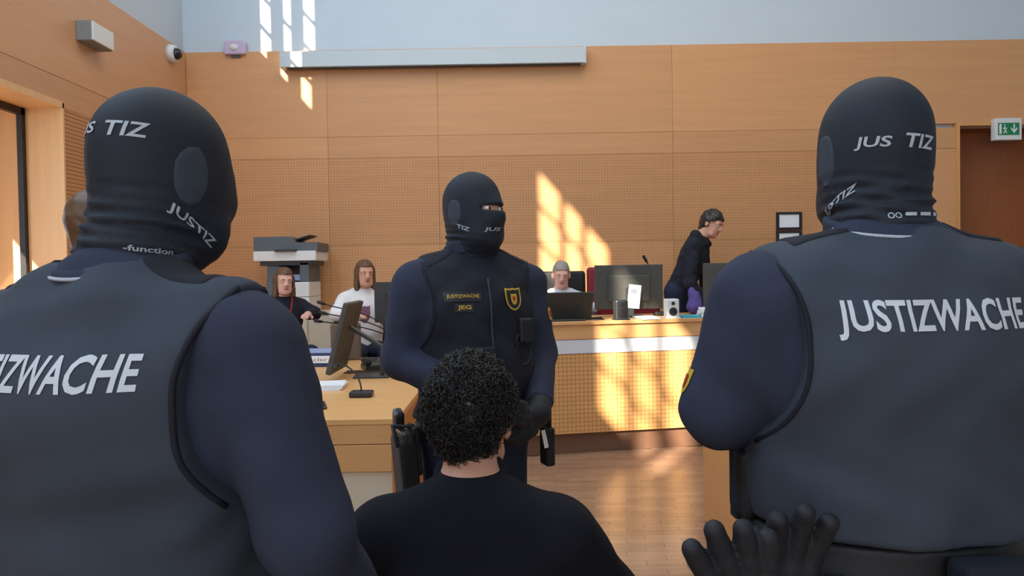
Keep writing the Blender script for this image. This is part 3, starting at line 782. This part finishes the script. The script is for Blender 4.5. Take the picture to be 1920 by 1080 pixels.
es0, es1 = pt(1865, 222, 8.42), pt(1915, 262, 8.42)
ex = empty('exit_sign', ((es0.x + es1.x) / 2, 8.46, es1.z), label='white and green emergency exit sign over the doorway', cat='sign')
w, h = es1.x - es0.x, es0.z - es1.z
box('case', (-w / 2, -.05, 0), (w / 2, .03, h), 'white_pl', ex, .004)
box('green_field', (-w * .40, -.053, h * .22), (w * .40, -.05, h * .78), 'green', ex)
def flat(name, pts, y, m, par):
    bm = bmesh.new(); bm.faces.new([bm.verts.new((x, y, z)) for x, z in pts]); return from_bm(name, bm, m, par)
cx, cz = w * .2, h * .5
flat('arrow', [(cx - .008, cz + .055), (cx + .008, cz + .055), (cx + .008, cz - .01), (cx + .035, cz + .018), (cx + .035, cz - .004), (cx, cz - .05), (cx - .035, cz - .004), (cx - .035, cz + .018), (cx - .008, cz - .01)], -.0545, 'white_pl', ex)
flat('door_symbol', [(-w * .36, h * .27), (-w * .27, h * .27), (-w * .27, h * .73), (-w * .36, h * .73)], -.0545, 'white_pl', ex)
bm = bmesh.new()
for a, b_ in (((-.16, .62), (-.13, .45)), ((-.13, .45), (-.08, .30)), ((-.13, .45), (-.19, .30)), ((-.15, .57), (-.08, .5)), ((-.15, .57), (-.21, .5))):
    bm_tube(bm, [(a[0] * w, -.0545, a[1] * h), (b_[0] * w, -.0545, b_[1] * h)], .006, 5)
bm_tube(bm, [(-.155 * w, -.0545, .66 * h), (-.155 * w, -.0545, .70 * h)], .01, 6)
from_bm('running_figure', bm, 'white_pl', ex)

for (ya, yb, wh) in ((398, 430, 'upper'), (433, 466, 'lower')):
    a, c = pt(1456, ya, 8.48), pt(1504, yb, 8.48); w, h = c.x - a.x, a.z - c.z
    fr = empty('framed_notice', ((a.x + c.x) / 2, 8.5, c.z), label='%s of two black framed white notices on the wood wall' % wh, cat='notice', group='framed notices')
    for lo, hi in (((-w / 2, 0), (w / 2, .025)), ((-w / 2, h - .025), (w / 2, h)), ((-w / 2, .025), (-w / 2 + .03, h - .025)), ((w / 2 - .03, .025), (w / 2, h - .025))):
        box('frame', (lo[0], -.02, lo[1]), (hi[0], 0, hi[1]), 'black_fr', fr)
    box('notice_sheet', (-w / 2 + .03, -.01, .025), (w / 2 - .03, -.002, h - .025), 'paper', fr)
    box('edge_rail', (-w / 2 - .008, -.012, -.008), (w / 2 + .008, -.004, -.001), 'maroon', fr)

# copier on its cabinet
a, c = pt(478, 445, 7.9), pt(600, 585, 7.9)
cxm = (a.x + c.x) / 2; cw = c.x - a.x; cb = c.z; ch = a.z - c.z
cab = empty('low_cabinet', (cxm + .25, 8.12, .3), label='cream low cabinet under the copier at the back wall', cat='cabinet')
box('body', (-.75, -.34, 0), (.75, .36, cb - .32), 'cream', cab, .004); box('top', (-.77, -.36, cb - .32), (.77, .37, cb - .3), 'cream', cab, .003)
for s in (-1, 1): d_ = box('door', (s * .375 - .36, -.355, .04), (s * .375 + .36, -.34, cb - .34), 'cream', cab, .003); box('handle', (s * .06 - .01, -.375, .3), (s * .06 + .01, -.355, .42), 'metal', d_)
cp = empty('photocopier', (cxm, 8.1, cb), label='grey and white office photocopier against the drilled wood wall', cat='copier')
H = ch
box('paper_drawer', (-cw * .12, -.25, 0), (cw * .36, .22, H * .2), 'white_pl', cp, .006); box('paper_drawer', (-cw * .12, -.25, H * .205), (cw * .36, .22, H * .40), 'white_pl', cp, .006)
box('finisher', (-cw * .32, -.22, 0), (-cw * .12, .22, H * .46), 'grey_pl', cp, .006)
box('upright', (-cw * .32, -.2, H * .40), (-cw * .12, .22, H * .66), 'grey_pl', cp, .006); box('upright', (cw * .2, -.22, H * .40), (cw * .35, .22, H * .66), 'grey_pl', cp, .006)
box('output_bay', (-cw * .12, .1, H * .40), (cw * .2, .22, H * .66), 'dark_pl', cp)
box('output_paper', (-cw * .02, -.12, H * .42), (cw * .18, .1, H * .5), 'binder_top', cp)
box('scanner', (-cw * .5, -.27, H * .68), (cw * .48, .24, H * .81), 'white_pl', cp, .006)
box('neck', (-cw * .42, -.22, H * .62), (cw * .42, .22, H * .68), 'dark_pl', cp, .006)
bm = bmesh.new(); pr = [(-.5, .81), (.5, .81), (.5, .92), (.16, .92), (.06, 1.0), (-.5, 1.0)]
A_ = [bm.verts.new((x * cw, -.25, z * H)) for x, z in pr]; B_ = [bm.verts.new((x * cw, .24, z * H)) for x, z in pr]
bm.faces.new(A_); bm.faces.new(B_[::-1])
for i in range(6): bm.faces.new((A_[i], A_[(i + 1) % 6], B_[(i + 1) % 6], B_[i]))
from_bm('document_feeder', bm, 'grey_pl', cp)
slab('feeder_tray', (cw * .3, .3, .012), Matrix.Translation((cw * .2, 0, H * .985)) @ Matrix.Rotation(-.3, 4, 'Y'), 'dark_pl', cp)
box('control_panel', (-cw * .15, -.31, H * .8), (cw * .18, -.25, H * .83), 'dark_pl', cp)

# ------------------------------------------------------------------ party tables
TX0, TX1, TY0, TY1, TZ = -1.78, -.565, 3.6, 6.28, .76
tb = empty('party_table', ((TX0 + TX1) / 2, (TY0 + TY1) / 2, 0), label='light wood table on the left loaded with microphones and papers', cat='table')
k = Vector(tb.location)
def tp(nm, lo, hi, m, bev=.003): return box(nm, Vector(lo) - k, Vector(hi) - k, m, tb, bev)
tp('tabletop', (TX0, TY0, TZ - .03), (TX1, TY1, TZ), 'table')
tp('front_board', (TX0, TY0 + .003, .635), (TX1 - .03, TY0 + .03, TZ - .03), 'bench'); tp('front_board', (TX0, TY0 + .003, .50), (TX1 - .03, TY0 + .03, .632), 'bench')
tp('cream_panel', (TX0, TY0 + .02, .0), (TX1 - .03, TY0 + .04, .497), 'cream')
tp('side_panel', (TX1 - .03, TY0 + .003, 0), (TX1, TY1, TZ - .03), 'table_side'); tp('side_panel', (TX0, TY0 + .04, 0), (TX0 + .03, TY1, TZ - .03), 'table_side')
tp('end_panel', (TX0 + .03, TY1 - .03, 0), (TX1 - .03, TY1, TZ - .03), 'bench')
def on_table(x, y):
    d = pt(x, y, 1.0) - Vector((0, 0, CAMH)); t = (TZ - CAMH) / d.z; return Vector((d.x * t, d.y * t, TZ))
p = on_table(752, 690); p.y = 6.1; p.x = pt(760, 560, 6.1).x; monitor(p, .15, .5, .33, 'black monitor at the far table end beside the person in white', .47, .0, back='dark_pl')
# side monitor: screen turned to the seats on the left
p = on_table(700, 706)
sm = empty('computer_monitor', p, 0, label='slim monitor seen edge on with an angled stand on the left table', cat='monitor')
box('base', (-.12, -.1, 0), (.12, .1, .015), 'metal', sm, .005, 2)
box('post', (.05, -.02, .015), (.075, .02, .2), 'metal', sm, .004)
e0, e1 = pt(664, 566, p.y) - p, pt(631, 694, p.y) - p
slab('arm', (.27, .03, .028), Matrix.Translation((-.04, 0, .27)) @ Matrix.Rotation(math.atan2(.14, .22), 4, 'Y'), 'metal', sm, .005)
mid = (e0 + e1) / 2; ang = math.atan2(e0.x - e1.x, e0.z - e1.z)
Tm = Matrix.Translation(mid) @ Matrix.Rotation(ang, 4, 'Y')
hs = slab('housing', (.034, .5, (e0 - e1).length), Tm, 'monitor_back', sm, .006, 2); slab('screen', (.004, .47, (e0 - e1).length - .03), Tm @ Matrix.Translation((-.018, 0, 0)), 'screen', sm)
goose('conference_microphone', on_table(678, 744), pt(634, 684, 4.5), 'black microphone base with a bent cable neck near the table edge', base=(.13, .09))
for i, (bx, by, tx, ty) in enumerate(((-.80, 5.62, 603, 603), (-.84, 5.74, 612, 588), (-.88, 5.86, 608, 570))):
    goose('gooseneck_microphone', (bx, by, TZ), pt(tx, ty, by), ('lowest', 'middle', 'topmost')[i] + ' of three gooseneck microphones pointing left over the table', 'microphones pointing left', base=(.05, .05))
p = on_table(594, 684)
bd = empty('ring_binder', p, -.05, label='blue ring binder with a white spine label lying on the table', cat='binder')
box('cover', (-.2, -.14, 0), (.17, .14, .105), 'binder', bd, .005); box('top_cover', (-.2, -.138, .105), (.17, .14, .115), 'binder_top', bd, .002)
lb = box('spine_label', (.0, -.1425, .03), (.15, -.1405, .085), 'paper', bd)
bm = text_mesh('clıır', .0); bm.transform(Matrix.Translation((.075, -.1432, .057)) @ Matrix.Rotation(math.pi / 2, 4, 'X') @ Matrix.Diagonal((.11, .028, 1, 1))); from_bm('lettering', bm, 'taupe', lb)
p = on_table(600, 728); sheet_stack('paper_stack', p, .1, .3, .22, .03, 'paper', 'white stack of papers on the left table before the binder', 'papers', 5)
p = on_table(575, 764); tb2 = empty('tablet', p, .3, label='dark flat tablet at the near end of the left table', cat='tablet')
box('case', (-.13, -.1, 0), (.1, .1, .014), 'dark_pl', tb2, .005); box('glass', (-.12, -.09, .014), (.09, .09, .0155), 'screen', tb2)
p = Vector((-1.37, 6.12, TZ)); cs = empty('document_case', p, .15, label='taupe document case standing on the table behind the binder', cat='case')
box('shell', (-.12, -.05, 0), (.12, .05, .30), 'taupe', cs, .015, 2); tube('handle', bez((-.04, 0, .3), (-.03, 0, .33), (.03, 0, .33), (.04, 0, .3)), .006, 'black', cs, 6)
p = Vector((-1.03, 5.5, TZ)); kp = empty('telephone', p, .4, label='black desk telephone tangled in cables behind the edge on monitor', cat='telephone')
box('body', (-.08, -.09, 0), (.08, .09, .04), 'dark_pl', kp, .01, 2); tube('handset', [(-.055, -.09, .06), (-.055, -.05, .05), (-.055, .05, .05), (-.055, .09, .06)], [.022, .016, .016, .022], 'black', kp)
p = Vector((-1.1, 5.98, TZ)); laptop(p, 1.75, .26, .2, 'black laptop open beside the microphones on the left table', .3)
for i, y in enumerate((5.27, 5.36)):
    tag(tube('table_cable', bez((-1.2, y, TZ + .006), (-1.05, y - .02, TZ + .006), (-.85, y + .03, TZ + .006), (-.62, y, TZ + .006)), .005, 'black', None, 6), ('nearer', 'farther')[i] + ' of two thin black cables lying across the left table', 'cable', 'cables on the left table')

a, c = pt(1303, 978, 4.3), pt(1360, 1012, 4.0)
RX = 1.06
rt = empty('side_desk', (1.55, 3.35, 0), -.03, label='light wood desk side on the right behind the guard with gloves', cat='desk')
box('side_panel', (-.485, -.95, 0), (-.455, .95, .73), 'table_right', rt, .003); box('side_panel', (.455, -.95, 0), (.485, .95, .73), 'table_right', rt, .003)
box('end_panel', (-.455, .92, 0), (.455, .95, .73), 'table_right', rt, .003); box('desktop', (-.49, -.955, .73), (.49, .955, .76), 'table_right', rt, .003)

# ------------------------------------------------------------------ foreground people
ARM_CLASP = {'l': ((-.272, .02, 1.22), (-.13, .27, 1.12), (1, .3, -.2), (0, -1, 0), .5), 'r': ((.272, .02, 1.22), (.10, .28, 1.08), (-1, .3, -.25), (0, -1, 0), .5)}
# right guard
fr = Fig(zp=.94, w=1.3, dp=1.2, sh=.215, arms=ARM_CLASP, headyaw=.0, belly=.02, ears=False)
gr, T = guard(fr, (.625, 1.26, 0), .03, 'guard on the right seen from behind with black gloves tucked in the belt', seed=3, hem=.10)
def back_ray(x0, z0, tilt=0): return lambda u, v: (Vector((x0 + u, -1, z0 + v + tilt * u)), Vector((0, 1, 0)))
decal('back_lettering', 'JUSTIZWACHE', .285, .06, back_ray(.0, 1.38), T['vest_t'], 'print', gr, nx=40, bold=.022)
for dw, wrd in ((.033, 'JUS'), (-.031, 'TIZ')): decal('hood_lettering', wrd, .048, .022, head_ray(fr, math.pi + .12 + dw / .09, .004, -.08), T['hood_t'], 'print_dim', gr, shear=.15, nx=12)
decal('hood_lettering', 'JUSTIZ', .085, .017, head_ray(fr, -1.95, -.085, .5), T['hood_t'], 'print_dim', gr, shear=.15)
decal('collar_lettering', 'OO', .018, .010, head_ray(fr, math.pi + .18, -.112, .0), T['hood_t'], 'print_dim', gr, nx=6)
for q, wq in enumerate((.015, .019, .011, .021)): decal('woven_mark', '-', wq, .0055, head_ray(fr, math.pi - .06 - q * .25, -.110, .0), T['hood_t'], 'print_dim', gr, nx=6)
def pair_of_gloves(fig_root, local, rz, label):
    t = empty('work_gloves', fig_root.matrix_basis @ Vector(local), fig_root.rotation_euler.z + rz, label=label, cat='gloves')
    for i, (dx, tl, yy) in enumerate(((-.03, -.3, -.022), (.012, .02, .026))):
        d = Vector((tl, -.12, 1)); hp = hand((dx, yy, -.09), d, (0, -1, 0), -1 if i == 0 else 1, .05 + .09 * i, 1.22, 8)
        hp.append(Cap((dx, yy, -.15), (dx, yy, -.07), .03, .034, .02)); f = Field(hp, .0045); solid('glove', f.F - .0055, f, 'glove', t)
    return t
bpy.context.view_layer.update()
pair_of_gloves(gr, (-.25, -.17, 1.0), 0, 'pair of black gloves tucked upright into the right guard belt')
pk = box('belt_pouch', (-.0, -.225, .955), (.19, -.165, 1.03), 'black', gr, .014, 3); box('flap', (-.002, -.23, .998), (.192, -.17, 1.034), 'vest_dark', pk, .01, 2)
hl = box('side_pouch', (-.242, .0, 1.03), (-.212, .08, 1.15), 'black', gr, .014, 3); box('strap', (-.246, .03, 1.025), (-.21, .055, 1.155), 'vest_dark', hl, .004)

# left guard
ARM_L = {'l': ((-.33, -.02, 1.12), (-.28, .2, .93), None, (1, 0, 0), .5), 'r': ((.30, -.02, 1.11), (.305, .17, .90), None, (-1, 0, 0), .5)}
fl = Fig(zp=.895, w=1.2, dp=1.2, sh=.215, arms=ARM_L, headyaw=-.3, headpitch=-.12, headoff=(.02, .03, .012), belly=.02, ears=False)
gL, T = guard(fl, (-.568, 1.1, 0), -.27, 'guard on the left seen from behind looking right with arm hanging', seed=5)
decal('back_lettering', 'JUSTIZWACHE', .275, .06, back_ray(.005, 1.335), T['vest_t'], 'print', gL, nx=40, bold=.022)
for dw, wrd in ((.037, 'JUS'), (-.037, 'TIZ')): decal('hood_lettering', wrd, .052, .022, head_ray(fl, math.pi - .14 + dw / .1, .04, .0), T['hood_t'], 'print_dim', gL, shear=.15, nx=12)
decal('hood_lettering', 'JUSTIZ', .095, .019, head_ray(fl, 1.5, -.085, -.5), T['hood_t'], 'print_dim', gL, shear=.15)
decal('collar_lettering', '-function', .06, .008, head_ray(fl, 2.2, -.128, .0), T['hood_t'], 'print_dim', gL)
shield('side_emblem', lambda u, v: (Vector((.19 + u, -1, 1.03 + v)), Vector((0, 1, 0))), T['vest_t'], .016, .026, 'bluepatch', gL)

# guard in the middle, facing us
ARM_C = {'l': ((-.25, -.01, 1.17), (-.15, .2, 1.02), (.75, .5, -.5), (0, -1, .2), .45), 'r': ((.25, -.01, 1.18), (.06, .27, 1.06), (-1, .3, -.3), (0, -1, 0), .45)}
fc = Fig(zp=.955, w=1.08, dp=1.12, sh=.2, arms=ARM_C, headyaw=.5, belly=.02, ears=False)
gc, T = guard(fc, (-.135, 2.52, 0), math.radians(203), 'masked guard facing the camera with hands clasped and gold badge', h=.008, body_h=.009, eyes=True, vest_mat='vest_dark', seed=8)
def front_ray(x0, z0): return lambda u, v: (Vector((x0 - u, 1, z0 + v)), Vector((0, -1, 0)))
VT = T['vest_t']
decal('hood_lettering', 'TIZ', .05, .013, head_ray(fc, 1.25, -.062, -.3), T['hood_t'], 'print_dim', gc, shear=.15, nx=12)
decal('hood_lettering', 'JUS', .05, .015, head_ray(fc, .25, -.07, .0), T['hood_t'], 'print_dim', gc, shear=.15, nx=12)
def patch(name, x0, z0, w, h, m, par, lift=.003):
    bm = bmesh.new(); n = 6; r = front_ray(x0, z0); g_ = []
    for i in range(n + 1):
        row = []
        for j in range(3):
            o, d = r((i / n - .5) * w, (j / 2 - .5) * h); hit = VT.ray_cast(o, d); row.append(bm.verts.new((hit[0] if hit[0] is not None else o + d * .8) - d * lift))
        g_.append(row)
    for i in range(n):
        for j in range(2): bm.faces.new((g_[i][j], g_[i + 1][j], g_[i + 1][j + 1], g_[i][j + 1]))
    return from_bm(name, bm, m, par, True)
np_ = patch('name_tape', .085, 1.385, .115, .03, 'black', gc); decal('lettering', 'JUSTIZWACHE', .1, .014, front_ray(.085, 1.385), VT, 'gold', np_, lift=.0045, bold=.01)
np2 = patch('name_tape', .085, 1.35, .06, .026, 'black', gc); decal('lettering', 'JEG', .042, .016, front_ray(.085, 1.35), VT, 'gold', np2, lift=.0045, bold=.02)
sh0 = shield('badge', front_ray(-.085, 1.372), VT, .066, .074, 'gold', gc, .006); shield('badge_field', front_ray(-.085, 1.372), VT, .054, .062, 'black', sh0, .008)
shield('badge_arms', front_ray(-.085, 1.372), VT, .026, .036, 'gold', sh0, .0095); shield('badge_centre', front_ray(-.085, 1.374), VT, .011, .016, 'red', sh0, .011)
zp_ = []
for i in range(12):
    o, d = Vector((0, 1, 1.44 - i * .03)), Vector((0, -1, 0)); hit = VT.ray_cast(o, d)
    if hit[0] is not None: zp_.append(hit[0] + Vector((0, .003, 0)))
tube('zip', zp_, .0035, 'vest', gc, 6)
o_, d_ = front_ray(-.12, 1.27)(0, 0); hit = VT.ray_cast(o_, d_)[0]
rm = box('radio_microphone', hit + Vector((-.025, -.01, -.04)), hit + Vector((.025, .03, .04)), 'black', gc, .008, 2)
bm = bmesh.new()
cc = [hit + Vector((.028 * math.cos(t * .9) + .01, .02 + .004 * math.sin(t * 3), -.045 + .045 * math.sin(t * .9) - .004 * t)) for t in np.linspace(0, 13, 60)]
bm_tube(bm, cc, .0045, 6); from_bm('coiled_cord', bm, 'black', rm, True)
o_, d_ = front_ray(.06, 1.19)(0, 0); hit = VT.ray_cast(o_, d_)[0]
pc = box('front_pouch', hit + Vector((-.055, -.01, -.045)), hit + Vector((.055, .035, .035)), 'black', gc, .012, 3); box('flap', hit + Vector((-.057, .0, .008)), hit + Vector((.057, .04, .038)), 'vest_dark', pc, .008, 2)
# gloved hands
for i, hp in enumerate(fc.handp):
    _, el, wr = fc.J['lr'[i]]; d = (wr - el).normalized()
    f = Field(hp + [Cap(wr - d * .05, wr + d * .02, .04, .036, .02)], .005); solid('glove', f.F - .003, f, 'glove', gc)
# holster with pistol on his right hip, radio on his left hip
R_ = Matrix.Translation((.245, .03, .80)) @ Matrix.Rotation(.08, 4, 'Y')
ho = slab('holster', (.06, .13, .28), R_, 'black', gc, .018, 3)
slab('drop_plate', (.02, .085, .16), R_ @ Matrix.Translation((-.035, 0, .09)), 'dark_pl', ho, .006)
slab('pistol_grip', (.032, .05, .12), R_ @ Matrix.Translation((0, -.045, .16)) @ Matrix.Rotation(-.3, 4, 'X'), 'dark_pl', ho, .01, 2)
slab('pistol_slide', (.03, .13, .035), R_ @ Matrix.Translation((0, .0, .145)), 'metal', ho, .008, 2)
tube('retention_loop', [R_ @ Vector((-.02, .05, .12)), R_ @ Vector((-.03, .02, .17)), R_ @ Vector((.03, .0, .175)), R_ @ Vector((.03, .05, .12))], .008, 'black', ho)
ra = slab('radio', (.034, .06, .13), Matrix.Translation((-.225, .1, .87)), 'black', gc, .008, 2)
tube('antenna', [(-.225, .115, .93), (-.228, .115, 1.0), (-.237, .115, 1.09)], [.009, .007, .005], 'black', ra); slab('knob', (.014, .014, .02), Matrix.Translation((-.225, .085, .942)), 'dark_pl', ra, .003)
slab('white_tag', (.014, .004, .06), Matrix.Translation((-.185, .165, .91)) @ Matrix.Rotation(.2, 4, 'Y'), 'white_pl', gc)
# sleeve emblems
def sleeve_emblem(fig, key, root, t, out, w=.04, h=.05):
    s_, e_, _ = fig.J[key]; c = s_.lerp(e_, t); out = Vector(out).normalized(); ax = (e_ - s_).normalized(); sd = ax.cross(out).normalized()
    sw = [o for o in root.children if o.name.startswith('sweater')][0].data
    tr_ = BVHTree.FromPolygons([v.co[:] for v in sw.vertices], [p_.vertices[:] for p_ in sw.polygons])
    b = shield('sleeve_emblem', lambda u, v: (c + out * .3 + sd * u - ax * v, -out), tr_, w, h, 'gold', root)
    shield('emblem_field', lambda u, v: (c + out * .3 + sd * u - ax * v, -out), tr_, w * .55, h * .55, 'red', b, .0035)
sleeve_emblem(fc, 'l', gc, .42, (-.75, .66, 0)); sleeve_emblem(fr, 'l', gr, .72, (-1, .15, .0))

# seated man with curly hair
AS = {'l': ((-.30, .05, .74), (-.12, .34, .60), None, (0, -.3, -1), .4), 'r': ((.30, .05, .74), (.12, .34, .60), None, (0, -.3, -1), .4)}
fs = Fig(zp=.435, w=1.12, dp=1.1, sh=.2, arms=AS, legs={'l': ((-.12, .44, .46), (-.12, .42, .09)), 'r': ((.12, .44, .46), (.12, .42, .09))}, headyaw=-.2, headoff=(0, .02, -.012))
ps = person(fs, (-.095, 1.6, 0), -.02, 'seated man with curly black hair in a black polo seen from behind', body_h=.008)
dress(fs, ps, 'polo', 'jeans', h=.008, amp=.003, collar=.55, seed=4)
f = Field(fs.neck + [Cap(fs.b(0, -.012, .5), fs.b(0, 0, .6), .066, .064, .02)], .006)
a = fs.b(0, -.01, .575); G = np.maximum(f.F - .014, np.abs(f.Z - a.z - .3 * (f.Y - a.y)) - .02); solid('collar', G, f, 'polo', ps)
_, hp = haircap(fs, ps, 'hair_b', .007, -.02, .004, .028)
P, Q = hp
v1 = P[Q[:, 2]] - P[Q[:, 0]]; v2 = P[Q[:, 3]] - P[Q[:, 1]]; nn = np.cross(v1, v2); nn /= np.maximum(np.linalg.norm(nn, axis=1), 1e-9)[:, None]
cenq = (P[Q].mean(1) - np.array(fs.hc)) @ np.array(fs.hR)
keep = np.flatnonzero((cenq[:, 2] > -.082) & ~((cenq[:, 2] < -.02) & (np.abs(cenq[:, 0]) > .055) & (cenq[:, 1] > -.045)))
sel = RNG.choice(keep, 3400); VV, FF = [], []
seg, sd_ = 13, 3
for qi in sel:
    c = P[Q[qi]].mean(0); n = Vector(nn[qi]); 
    n = (n + Vector(RNG.normal(size=3)) * .45).normalized(); a = n.orthogonal().normalized(); a.rotate(Matrix.Rotation(RNG.uniform(0, 6.28), 3, n)); b_ = n.cross(a)
    r = RNG.uniform(.006, .011); L_ = RNG.uniform(.008, .022); tr_ = RNG.uniform(4.5, 9) * (1 if RNG.random() < .5 else -1); tr0 = .0014
    b0 = len(VV); c = Vector(c) - n * .004
    cen = [c + n * (L_ * t / (seg - 1)) + (a * math.cos(tr_ * t / (seg - 1)) + b_ * math.sin(tr_ * t / (seg - 1))) * r for t in range(seg)]
    for t in range(seg):
        tg_ = (cen[min(t + 1, seg - 1)] - cen[max(t - 1, 0)]).normalized(); u = tg_.orthogonal().normalized(); v = tg_.cross(u); u = (n - n.dot(tg_) * tg_).normalized() if abs(n.dot(tg_)) < .98 else u; v = tg_.cross(u)
        for kx in range(sd_): VV.append(cen[t] + (u * math.cos(kx * 2.094) + v * math.sin(kx * 2.094)) * tr0 * (1.15 - .5 * t / seg))
    for t in range(seg - 1):
        for kx in range(sd_): FF.append((b0 + t * sd_ + kx, b0 + t * sd_ + (kx + 1) % sd_, b0 + (t + 1) * sd_ + (kx + 1) % sd_, b0 + (t + 1) * sd_ + kx))
cu = mesh_np('curls', np.array([tuple(v) for v in VV]), np.array(FF), 'hair_b', ps); cu['kind'] = 'stuff'
sc_ = empty('visitor_chair', (-.095, 1.6, 0), -.02, label='dark chair under the seated man with curly hair', cat='chair')
slab('seat', (.46, .46, .05), Matrix.Translation((0, .06, .325)), 'black', sc_, .015, 2); slab('backrest', (.44, .03, .22), Matrix.Translation((0, -.2, .62)), 'black', sc_, .012, 2)
for sx in (-1, 1):
    tube('leg', [(sx * .2, .26, 0), (sx * .2, .25, .31)], .012, 'metal', sc_); tube('leg', [(sx * .2, -.2, 0), (sx * .2, -.17, .31), (sx * .2, -.21, .72)], .012, 'metal', sc_)

# person half hidden behind the left guard
AD = {'l': ((-.25, -.03, 1.15), (-.24, .08, .90), None, (1, 0, 0), .3), 'r': ((.25, -.03, 1.15), (.24, .08, .90), None, (-1, 0, 0), .3)}
fh = Fig(zp=.92, sh=.18, arms=AD, headyaw=-.2)
ph = person(fh, (pt(176, 400, 2.5).x, 2.5, 0), -.3, 'brown haired person mostly hidden behind the left guard', body_h=.012)
dress(fh, ph, 'hoodie', 'jeans', h=.012); haircap(fh, ph, 'hair_br', .008, .02, .003, .016)

# ------------------------------------------------------------------ people at the bench
def seat_legs(z=.46): return {'l': ((-.12, .42, z), (-.12, .40, .09)), 'r': ((.12, .42, z), (.12, .40, .09))}
def sitter(x, y_top, Y, rz, label, top, bottom, hair, skin, zp, arms, long=0, headyaw=0, headpitch=0, lean=.08, amp=.002):
    fg = Fig(zp=zp, arms=arms, legs=seat_legs(), headyaw=headyaw, headpitch=headpitch, lean=lean, sh=.185)
    ro = person(fg, (pt(x, 540, Y).x, Y, .3), rz, label, skin, .009); dress(fg, ro, top, bottom, h=.011, amp=amp); haircap(fg, ro, hair, .006, long, .003, .014 if long else .007); face(fg.hc, fg.hR, ro, hair)
    chair((ro.location.x, Y, .3), rz, {'tshirt': 'dark office chair of the person in the white shirt', 'hoodie': 'dark office chair of the person with the red lanyard', 'shirt_lb': 'black office chair of the pale shirted person'}[top], 'black', .5, .9 if top != 'shirt_lb' else 1.16, zp - .12)
    return fg, ro
AT = {'l': ((-.27, .12, .80), (-.12, .36, .80), None, (0, 0, -1), .25), 'r': ((.27, .12, .80), (.14, .36, .80), None, (0, 0, -1), .25)}
f1, r1 = sitter(682, 485, 7.0, math.radians(200), 'person in a white printed shirt seated left of the central guard', 'tshirt', 'jeans', 'hair_br', 'skin', .46, AT, .12, .1)
sw = [o for o in r1.children if o.name.startswith('shirt')][0].data
tr1 = BVHTree.FromPolygons([v.co[:] for v in sw.vertices], [p_.vertices[:] for p_ in sw.polygons])
shield('shirt_print', lambda u, v: (Vector((.02 + u, 1, .79 + v)), Vector((0, -1, 0))), tr1, .1, .16, mat('mauve_print', (128, 92, 112), .8, .2, .25, 60), r1, .003)
f2, r2 = sitter(527, 505, 6.98, math.radians(215), 'person in black with a red lanyard seated behind the left guard shoulder', 'hoodie', 'jeans', 'hair_br', 'skin2', .40, AT, .12, -.1)
sw = [o for o in r2.children if o.name.startswith('sweater')][0].data
tr2 = BVHTree.FromPolygons([v.co[:] for v in sw.vertices], [p_.vertices[:] for p_ in sw.polygons]); pts = []
for i in range(10):
    t = i / 9; o = Vector((-.08 + .08 * t, 1, .98 - .26 * t)); hit = tr2.ray_cast(o, Vector((0, -1, 0)))[0]
    if hit is not None: pts.append(hit + Vector((0, .004, 0)))
tube('lanyard', pts, .007, 'red', r2, 6)
f3, r3 = sitter(1052, 490, 7.15, math.radians(178), 'person in a pale shirt seated at the laptop on the bench', 'shirt_lb', 'jeans', 'hair_g', 'skin2', .42, AT, 0, .05, -.15)
AB = {'l': ((-.24, .22, 1.02), (-.18, .42, .80), None, (0, 0, -1), .3), 'r': ((.26, .16, 1.02), (.2, .36, .80), None, (0, 0, -1), .3)}
f4 = Fig(zp=.95, w=1.05, arms=AB, lean=.42, headyaw=-.25, sh=.19)
r4 = person(f4, (pt(1272, 540, 7.2).x, 7.2, .3), math.radians(-115), 'standing person in a dark hoodie bending over the bench', 'skin', .009)
dress(f4, r4, 'hoodie', 'jeans', h=.010, amp=.004); haircap(f4, r4, 'hair_b', .006, .02, .005, .022); face(f4.hc, f4.hR, r4, 'hair_b')
hd = Field([Cap(f4.b(-.09, -.05, .56), f4.b(.09, -.05, .56), .045, .045, .03), Cap(f4.b(-.1, -.02, .55), f4.b(-.06, .07, .52), .04, .03, .03), Cap(f4.b(.1, -.02, .55), f4.b(.06, .07, .52), .04, .03, .03)], .01)
solid('hood', hd.F - .004, hd, 'hoodie', r4)
vb = empty('violet_cloth', on_bench(1302, 560, 6.62), .2, label='violet cloth bundle on the bench by the bending person', cat='cloth')
bf = Field([Ell((0, 0, .06), (.075, .06, .065), .03), Ell((.01, 0, .13), (.055, .045, .07), .04), Ell((-.02, .01, .19), (.035, .03, .05), .04)], .008).wrinkle(.004, 90, 2)
solid('cloth', np.maximum(bf.F, -bf.Z + .001), bf, 'purple', vb)
print('planks', n_pl, 'objects', len(bpy.data.objects))
